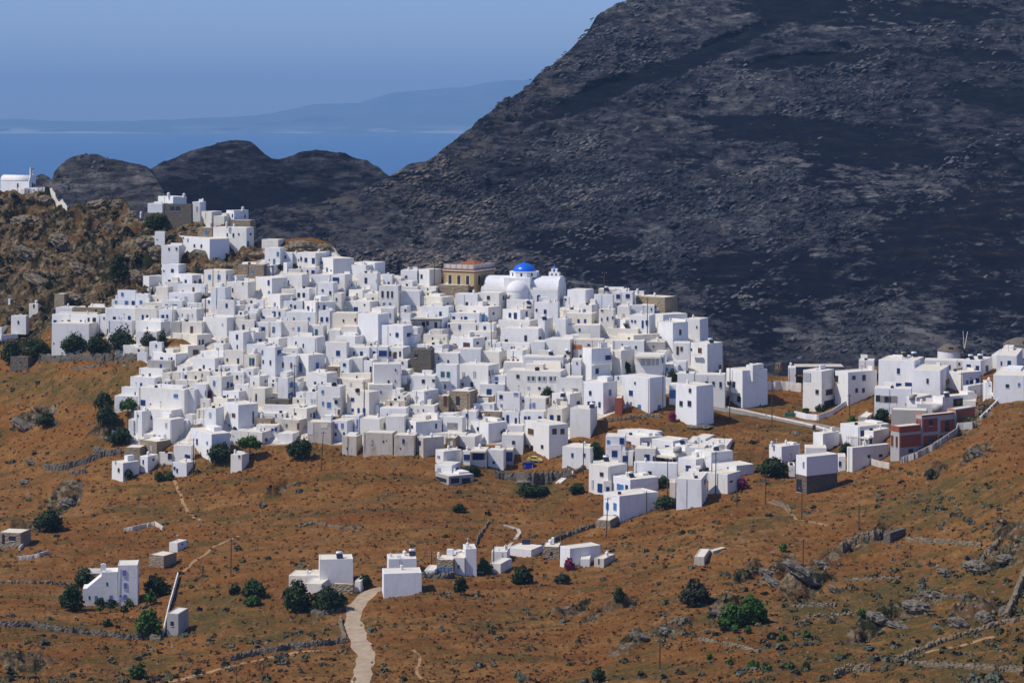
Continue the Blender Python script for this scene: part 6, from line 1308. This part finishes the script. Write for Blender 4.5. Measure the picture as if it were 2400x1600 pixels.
for u, v, w, h, m, lab, rot in [(60,1000,90,30,'rk','grey rock rib on the left slope, the long one',28),(122,972,26,24,'rk','small grey rock right of the dark slope bush',0),(130,990,30,16,'rk','pale rock beside the dark slope bush',20),(705,580,100,40,'rt','bare tan rock knob at the end of the castle ridge',0),(755,585,60,36,'rt','right shoulder of the tan rock knob',0),
 (475,600,60,34,'rt','tan rock under the battered castle house',20),(600,600,50,26,'rt','rocky bank under the large castle-slope house',0),(380,600,80,50,'rt','brown crag boulder left of the leaning house',30),(345,570,60,44,'rt','brown boulder under the tower-like hut',10),(235,480,80,30,'rt','pale tan rock crest between chapel and castle',0),(276,480,36,34,'rt','rounded crest rock left of the castle',0),(310,505,30,26,'rt','orange-brown rock beside the castle terrace',0),
 (255,540,34,50,'rt','upright brown boulder in the left crag',0),(150,570,90,46,'rt','pale bedded rock in the left crag',25),(60,520,90,40,'rt','dark cliff rock below the chapel',0),(110,470,50,30,'rt','cliff corner rock under the chapel ramp',10),(200,640,100,40,'rt','big tilted slab in the left crag',35),(70,600,110,40,'rt','grey slabs low on the left crag',30),(330,650,70,30,'rt','grey slabs above the white ramp wall',30),(100,665,120,34,'rt','broken grey rocks at the crag foot',25),(180,700,70,24,'rt','crag foot rock above the ruined hut',20),
 (1880,1342,130,36,'rk','long grey rock rib on the right hillside, upper part',32),(1822,1372,90,30,'rk','long grey rock rib, lower part',32),(1800,1345,60,26,'rk','dark rock left of the long rock rib',25),(1930,1325,60,24,'rk','grey rock at the top of the long rib',30),(1960,1385,60,20,'rk','scattered grey rock below the long rib',30),(2150,1425,90,46,'rk','dome-shaped grey rock on the right hillside',15),(2060,1450,80,34,'rk','grey rock left of the dome-shaped rock',25),(2110,1470,90,26,'rk','flat grey rock below the dome-shaped rock',20),
 (2250,1465,70,40,'rk','grey rock by the thick climbing wall, left',25),(2310,1450,60,44,'rk','grey rock by the thick climbing wall, middle',20),(2355,1440,40,50,'rk','grey rock by the thick climbing wall, right',10),(2290,1330,80,40,'rk','dark grey rock outcrop at the right edge, upper',10),(2360,1310,70,30,'rk','pale grey rock slab at the right edge, upper',0),(2215,1340,50,22,'rk','rounded grey rock left of the upper outcrop',10),(2295,1066,70,24,'rk','dark rock slab on the hill right of the brick house',30),
 (2205,1395,60,16,'rk','grey terrace rock, right hillside',20),(1560,1480,40,28,'rk','large round grey boulder, lower right centre',20),(1500,1490,60,20,'rk','grey rock left of the round boulder',20),(1690,1440,60,16,'rk','grey rock under the bright bush mass',25),(265,1030,60,26,'rk','grey rock beside the dark terrace walls',10),(160,1180,50,34,'rk','jagged grey rock on the left slope, lower',20),(60,1130,40,16,'rk','flat grey rock on the far left slope',15),(75,1085,50,14,'rk','low grey slab on the left slope',25),(395,1020,50,26,'rk','bare rock under the three-white-opening house',30),(1825,866,24,40,'rt','orange-brown rock stack behind the road bend',0),(1868,1018,30,16,'rk','grey rock beside the roadside wall',20),(1330,1425,30,14,'rk','small grey rock in the middle slope',0),(1640,1000,80,14,'rt','pale rocky bank above the roadside poles',0),(1230,1130,50,14,'rk','rock in the thicket below the container',0)]:
    rock(u, v, w, h, M[m], lab, rot)

# ---------------------------------------------------------------- scattered scrub and stones nobody could count
def scatter(name, n, smin, smax, zf, m, dens, seed, leafy=False, rockm=False):
    r = np.random.default_rng(seed); u = r.uniform(-60, 2460, n*4); v = r.uniform(450, 1640, n*4); keep = v > crest(u) + 6; u, v = u[keep], v[keep]
    rk, gr, tw = masks(u, v); rd = road_mask(u, v); d = dens(u, v, rk, gr); ok = (r.random(len(u)) < d) & (tw < .1) & (rd < .4); u, v, rk, tw, rd = u[ok][:n], v[ok][:n], rk[ok][:n], tw[ok][:n], rd[ok][:n]
    Y = Yf(u, v); x = (u-1200)*Y/F; z = CZ - (v-HZ)*Y/F + disp(x, Y, rk, tw, rd); s = r.uniform(0, 1, len(u)) ** 2.2 * (smax - smin) + smin; k = len(u)
    if leafy:
        q = 16 if smax > .6 else 8; d_ = r.normal(size=(k, q, 3)); d_ /= np.linalg.norm(d_, axis=2)[..., None]; d_[..., 2] = np.abs(d_[..., 2]); c = np.stack([x, Y, z], -1)[:, None] + d_ * s[:, None, None] * np.array([1, 1, zf]) * r.uniform(.55, 1, (k, q, 1))
        nr = d_ + r.normal(size=d_.shape)*.5; nr /= np.linalg.norm(nr, axis=2)[..., None]; t = np.cross(nr, r.normal(size=d_.shape)); t /= np.linalg.norm(t, axis=2)[..., None]; b = np.cross(nr, t); e = (s * .48)[:, None, None]
        V = np.stack([c - t*e - b*e*.7, c + t*e - b*e, c + t*e*.7 + b*e, c - t*e + b*e*.8], 2).reshape(-1, 3); o = quads(name, V, m)
    else:
        ph = np.array([(1,0,0),(.5,.87,0),(-.5,.87,0),(-1,0,0),(-.5,-.87,0),(.5,-.87,0)]); base = np.vstack([ph*[1,1,0] + [0,0,-.25], ph*[.82,.82,0] + [0,0,.55], [[0,0,.8]]])
        P3 = base[None] * s[:, None, None] * np.array([1, 1, zf]) * (1 + r.uniform(-.35, .35, (k, 13, 3))); a = r.uniform(0, 6.28, k); ca, sa = np.cos(a)[:, None], np.sin(a)[:, None]; X3 = P3[..., 0]*ca - P3[..., 1]*sa; Y3 = P3[..., 0]*sa + P3[..., 1]*ca
        V = np.stack([X3 + x[:, None], Y3 + Y[:, None], P3[..., 2] + z[:, None]], -1).reshape(-1, 3); fs = []
        tri = np.array([(i, (i+1) % 6, 6+(i+1) % 6) for i in range(6)] + [(i, 6+(i+1) % 6, 6+i) for i in range(6)] + [(6+i, 6+(i+1) % 6, 12) for i in range(6)])
        Fm = (np.arange(k)[:, None, None]*13 + tri[None]).reshape(-1, 3); me = bpy.data.meshes.new(name); me.vertices.add(len(V)); me.vertices.foreach_set('co', V.astype(np.float32).ravel()); me.loops.add(Fm.size); me.polygons.add(len(Fm)); me.loops.foreach_set('vertex_index', Fm.ravel().astype(np.int32)); me.polygons.foreach_set('loop_start', np.arange(0, Fm.size, 3, dtype=np.int32)); me.update(); me.materials.append(m); o = link(bpy.data.objects.new(name, me))
    tag(o, None, None, None, 'stuff'); return o
cl = lambda u, v, sc, sd: sstep(-.15, .45, fbm(u/sc, v/sc*2.2, o=3, seed=sd))
M['sage'] = leafmat('sage_scrub', (.075,.085,.055), (.105,.11,.075), (.15,.15,.11)); M['straw'] = leafmat('dry_grass_tufts', (.19,.092,.03), (.15,.065,.02), (.25,.14,.055)); M['rust'] = leafmat('dry_thorn_scrub', (.15,.075,.028), (.18,.10,.04), (.12,.09,.036))
LOWR = lambda u, v: .22 + .78*np.maximum(sstep(1150, 1450, v + (u - 1300)*.22)*sstep(900, 1300, u), sstep(1440, 1500, v))
scatter('scrub', 1900, .25, 1.1, .75, M['scrub'], lambda u, v, rk, gr: (.02 + .6*cl(u, v, 150, 3) + .35*gr)*LOWR(u, v), 1, True)
scatter('sage_scrub', 2000, .3, 1.15, .62, M['sage'], lambda u, v, rk, gr: (.04 + .8*cl(u, v, 110, 13)) * sstep(1000, 1250, v)*LOWR(u, v), 2, True)
scatter('thorn_scrub', 2600, .15, .6, .5, M['rust'], lambda u, v, rk, gr: (.12 + .6*cl(u, v, 90, 23))*(.4 + .6*LOWR(u, v)), 3, True)
scatter('dry_grass', 16000, .15, .55, .9, M['straw'], lambda u, v, rk, gr: .5*(1 - gr*.7)*(1 - rk*.6), 4, True)
scatter('stones', 3600, .1, .6, .8, M['rk'], lambda u, v, rk, gr: .05 + .55*rk + .5*cl(u, v, 80, 33)*sstep(.1, .5, cl(u, v, 260, 43)), 5)
scatter('crag_scrub', 2600, .35, 1.5, .8, M['leaf3'], lambda u, v, rk, gr: rk*sstep(840, 780, v)*(.15 + .85*cl(u, v, 60, 53)), 6, True)

# ---------------------------------------------------------------- things on roofs and in the lanes
def roofpt(u, v): 
    d = (PX(u, v, 1000.0) - Vector((0, 0, CZ))).normalized(); bpy.context.view_layer.update(); h = S.ray_cast(bpy.context.evaluated_depsgraph_get(), Vector((0, 0, CZ)), d); return h[1] if h[0] else hit(u, v)
hz_o = bpy.data.objects['haze']; hz_o.hide_viewport = True; bpy.context.view_layer.update()
RP = {}
spots = [(795,1307,0,'rooftop water heater on the blank roadside house, white tank',None),(966,1301,0,'rooftop water heater on the upper house right of the dirt road',None),(1466,768,0,'golden-tank water heater on the cream skyline storey','g'),(1421,682,0,'white water heater on the skyline right of the church',None),
 (2142,836,0,'white-tank heater on the skyline roof left of the windmill',None),(2118,836,0,'gold-lit heater on the skyline roof, right village','g'),(2275,842,0,'left heater of the brown pair below the windmill sails',None),(2297,841,0,'right heater of the brown pair below the windmill sails',None),(2218,930,0,'dark heater on the black sign house roof',None),(1665,804,0,'white water heater at the rightmost upper house',None),
 (1320,930,0,'silver heater on the loggia house roof','s'),(1388,956,0,'heater on the terrace below the two-balcony house',None),(1478,1118,0,'heater at the front of the blue-shutter cluster',None),(1420,1080,0,'heater on the parapet house, cluster left',None),(1290,832,0,'dark heater on the tall blank house right of the taverna',None),(1330,830,0,'dark heater left of the orange panels',None),(1680,1055,0,'dark heater on the curved roof terrace, cluster right',None),(1597,1040,0,'heater on the white block right of the cluster top',None),(1238,713,0,'dark heater under the church wing',None),(1275,750,0,'white boat-like tank on the centre right roof',None)]
for u, v, a, lab, k in spots: RP[lab] = roofpt(u, v)
for (u, v, a, lab, k) in spots: heater(RP[lab], R((u*3) % 40 - 10), lab, M['gold'] if k == 'g' else None)
tanks = [(783,905,'black water tank on the three-storey blue-awning house',.75,1.1,'black'),(838,918,'dark box tank on the cream-white house with blue openings',.7,1.0,'black'),(1442,768,'white tank on the planter house',.6,.9,'tank'),(1540,730,'white round tank by the brown stone house',.7,1.1,'tank'),(2196,964,'dark grey tank between brick house and sign house',1.3,1.7,'g'),(1654,1103,'black tank on the low cluster house',.9,.9,'black'),(1259,868,'dark vent box on the school-like house roof',.7,1.0,'black'),(935,586+100,'small white tank before the ochre mansion',.9,1.1,'tank'),(2138,936,'grey tank on the right village slab',.9,1.5,'g'),(1588,1060,'brown rooftop tank in the cluster',1.2,1.6,'g')]
tp = [(roofpt(u, v), lab, r, h, m) for u, v, lab, r, h, m in tanks]
for p, lab, r, h, m in tp: watertank(p, r, h, lab, M[m])
hz_o.hide_viewport = False
# solar panel beside the lower-centre annex
p = hit(1233, 1290); e = empty('solar_collector', p, 'tilted solar panel on posts behind the low white annex', 'solar panel'); b = MB(); b.hexa([(-1,-.3,.4),(1,-.3,.4),(1,.5,2.6),(-1,.5,2.6),(-1,-.4,.5),(1,-.4,.5),(1,.4,2.7),(-1,.4,2.7)]); part(b, 'panel', M['panel'], e); 
for x in (-.8, .8): b = MB(); b.tube((x,.3,-.5),(x,.3,2.2),.06); part(b, 'post', M['metal'], e)
# yellow car
p = hit(1250, 1080); q = hit(1272, 1083); yaw = math.atan2(q.y - p.y, q.x - p.x); p = hit(1253, 1082); e = empty('parked_car', p + Vector((0, 0, .05)), 'old yellow saloon car parked on the steep lane below the brown-window house', 'car'); e.rotation_euler = (0, R(4), R(-8)); m, nd, lk, bb = mat('yellow_car_paint', (.62,.47,.10), .35, .5)
b = MB(); prof = [(-2.05,.45),(-2.1,.75),(-1.95,.98),(-1.5,1.04),(-1.0,1.50),(.35,1.52),(.95,1.05),(1.85,.92),(2.1,.72),(2.08,.42),(1.75,.36),(-1.7,.36)]; n = len(prof)
ring = lambda y, ins: [(x*(1 - .02*ins), y, z - (.0 if z < 1.2 else 0)) for x, z in prof]
b.add(ring(-.82, 0) + ring(.82, 0), [(k, (k+1) % n, (k+1) % n + n, k + n) for k in range(n)] + [tuple(range(n-1, -1, -1)), tuple(range(n, 2*n))]); body = part(b, 'body', m, e)
for sx in (-1.28, 1.32):
    for sy in (-.80, .80): b = MB(); b.tube((sx, sy-.1, .31), (sx, sy+.1, .31), .32, n=16); w_ = part(b, 'wheel', M['black'], e); b = MB(); b.tube((sx, sy-.115, .31), (sx, sy+.115, .31), .17, n=12); part(b, 'hubcap', M['metal'], w_)
for sy in (-1, 1):
    for xs in ([(-1.35,1.05),(-.98,1.44),(-.45,1.45),(-.45,1.05)], [(-.35,1.05),(-.35,1.45),(.32,1.45),(.78,1.05)]):
        b = MB(); b.add([(x, sy*.80, z) for x, z in xs] + [(x, sy*.835, z) for x, z in xs], [(0,1,2,3),(7,6,5,4),(0,4,5,1),(1,5,6,2),(2,6,7,3),(3,7,4,0)]); part(b, 'side_window', WC['d'], e)
b = MB(); b.hexa([(.42,-.72,1.44),(.42,.72,1.44),(.40,.72,1.42),(.40,-.72,1.42),(.95,-.72,1.1),(.95,.72,1.1),(.90,.72,1.08),(.90,-.72,1.08)]); part(b, 'windscreen', WC['d'], e)
for sy in (-.6, .6): b = MB(); b.tube((2.02, sy, .74), (2.13, sy, .74), .11, n=10); part(b, 'headlight', M['tank'], e)
b = MB(); b.box((2.05,-.84,.42),(2.2,.84,.55)); part(b, 'bumper', M['metal'], e)
# blue container, green gate, roadside box, scooter
p = hit(1239, 1098); e = empty('container', p, 'royal blue covered container behind the tall retaining wall', 'container'); b = MB(); b.box((-1.5,-.1,-.5),(1.5,1.6,1.55)); body = part(b, 'body', paint('royal_blue_sheet', (.006,.02,.33)), e); b = MB(); b.box((-1.6,-.2,1.55),(1.6,1.7,1.68)); part(b, 'lid', WC['b'], e); b = MB(); b.box((-1.1,-.2,.2),(-1.0,-.1,1.2)); b.box((1.0,-.2,.2),(1.1,-.1,1.2)); part(b, 'handle', M['metal'], e)
p = hit(1851, 976); e = empty('gate', p, 'low green mesh gate at the road bend', 'gate'); gm = paint('green_mesh', (.02,.16,.10)); b = MB(); b.box((-1.6,-.03,.05),(1.6,.03,1.1)); part(b, 'panel', gm, e); 
for x in (-1.65, 1.65): b = MB(); b.box((x-.05,-.06,-.4),(x+.05,.06,1.3)); part(b, 'post', M['metal'], e)
p = hit(1908, 1012); e = empty('utility_box', p, 'dark metal box on a post beside the roadside parapet', 'box'); b = MB(); b.box((-.45,-.3,.6),(.45,.3,2.0)); part(b, 'cabinet', M['wood'], e); b = MB(); b.box((-.2,-.15,-.5),(.2,.15,.6)); part(b, 'base', M['c'], e)
p = hit(1128, 1345); e = empty('scooter', p, 'parked scooter with a pale front beside the small green tree', 'scooter')
for x in (-.6, .6): b = MB(); b.tube((x,-.06,.25),(x,.06,.25),.25,n=12); part(b, 'wheel', M['black'], e)
b = MB(); b.box((-.7,-.18,.35),(.0,.18,.75)); b.box((-.1,-.15,.25),(.5,.15,.38)); b.hexa([(.45,-.2,.3),(.55,-.2,.3),(.55,.2,.3),(.45,.2,.3),(.35,-.2,1.0),(.45,-.2,1.0),(.45,.2,1.0),(.35,.2,1.0)]); part(b, 'body', M['tank'], e); b = MB(); b.tube((.4,-.35,1.05),(.4,.35,1.05),.03); part(b, 'handlebar', M['black'], e); b = MB(); b.box((-.7,-.16,.76),(-.05,.16,.86)); part(b, 'seat', M['black'], e)
# grazing horse
p = hit(77, 1599); bm = bmesh.new(); V = {}; J = dict(pel=(-.62,0,1.22,.31), mid=(-.05,0,1.16,.33), che=(.5,0,1.16,.32), wit=(.68,0,1.22,.24), nk1=(.98,0,1.0,.17), nk2=(1.18,0,.68,.125), pol=(1.30,0,.46,.10), hd=(1.24,0,.24,.085), muz=(1.17,0,.06,.06), rum=(-.86,0,1.18,.2), tl1=(-1.02,0,1.02,.07), tl2=(-1.10,0,.62,.06), tl3=(-1.12,0,.38,.02))
for s, k in ((-1, 'a'), (1, 'b')):
    J.update({'hip'+k:(-.72,.17*s,1.0,.2), 'stf'+k:(-.56,.19*s,.78,.13), 'hok'+k:(-.86,.19*s,.46,.065), 'hfl'+k:(-.80,.19*s,.14,.045), 'hhf'+k:(-.74,.19*s,.02,.06), 'sho'+k:(.55,.16*s,.95,.16), 'elb'+k:(.5,.17*s,.78,.10), 'kne'+k:(.55 + .1*s,.17*s,.44,.055), 'ffl'+k:(.54 + .14*s,.17*s,.14,.042), 'fhf'+k:(.6 + .14*s,.17*s,.02,.058), 'ear'+k:(1.40,.07*s,.56,.03)})
E = [('pel','mid'),('mid','che'),('che','wit'),('wit','nk1'),('nk1','nk2'),('nk2','pol'),('pol','hd'),('hd','muz'),('pel','rum'),('rum','tl1'),('tl1','tl2'),('tl2','tl3')]
for k in 'ab': E += [('pel','hip'+k),('hip'+k,'stf'+k),('stf'+k,'hok'+k),('hok'+k,'hfl'+k),('hfl'+k,'hhf'+k),('che','sho'+k),('sho'+k,'elb'+k),('elb'+k,'kne'+k),('kne'+k,'ffl'+k),('ffl'+k,'fhf'+k),('pol','ear'+k)]
nm = list(J); me = bpy.data.meshes.new('horse'); me.from_pydata([J[n][:3] for n in nm], [(nm.index(a), nm.index(b)) for a, b in E], []); o = link(bpy.data.objects.new('horse', me)); o.location = p; o.rotation_euler = (0, 0, R(8)); sk = o.modifiers.new('skin', 'SKIN'); sv = me.skin_vertices[0].data if me.skin_vertices else None
if sv is None:
    bm = bmesh.new(); bm.from_mesh(me); bm.verts.layers.skin.verify(); bm.to_mesh(me); bm.free(); sv = me.skin_vertices[0].data
for i, n in enumerate(nm): r_ = J[n][3]; sv[i].radius = (r_, r_); sv[i].use_root = (n == 'pel')
ss = o.modifiers.new('sub', 'SUBSURF'); ss.levels = ss.render_levels = 2; me.materials.append(paint('dark_horse_coat', (.018,.014,.013), .6)); tag(o, 'dark horse grazing with lowered head at the bottom left corner', 'horse')
# clouds high over the frame
for u, v, Yd, w, d, lab in CLOUDS: cloud(u, v, Yd, w, d, lab)
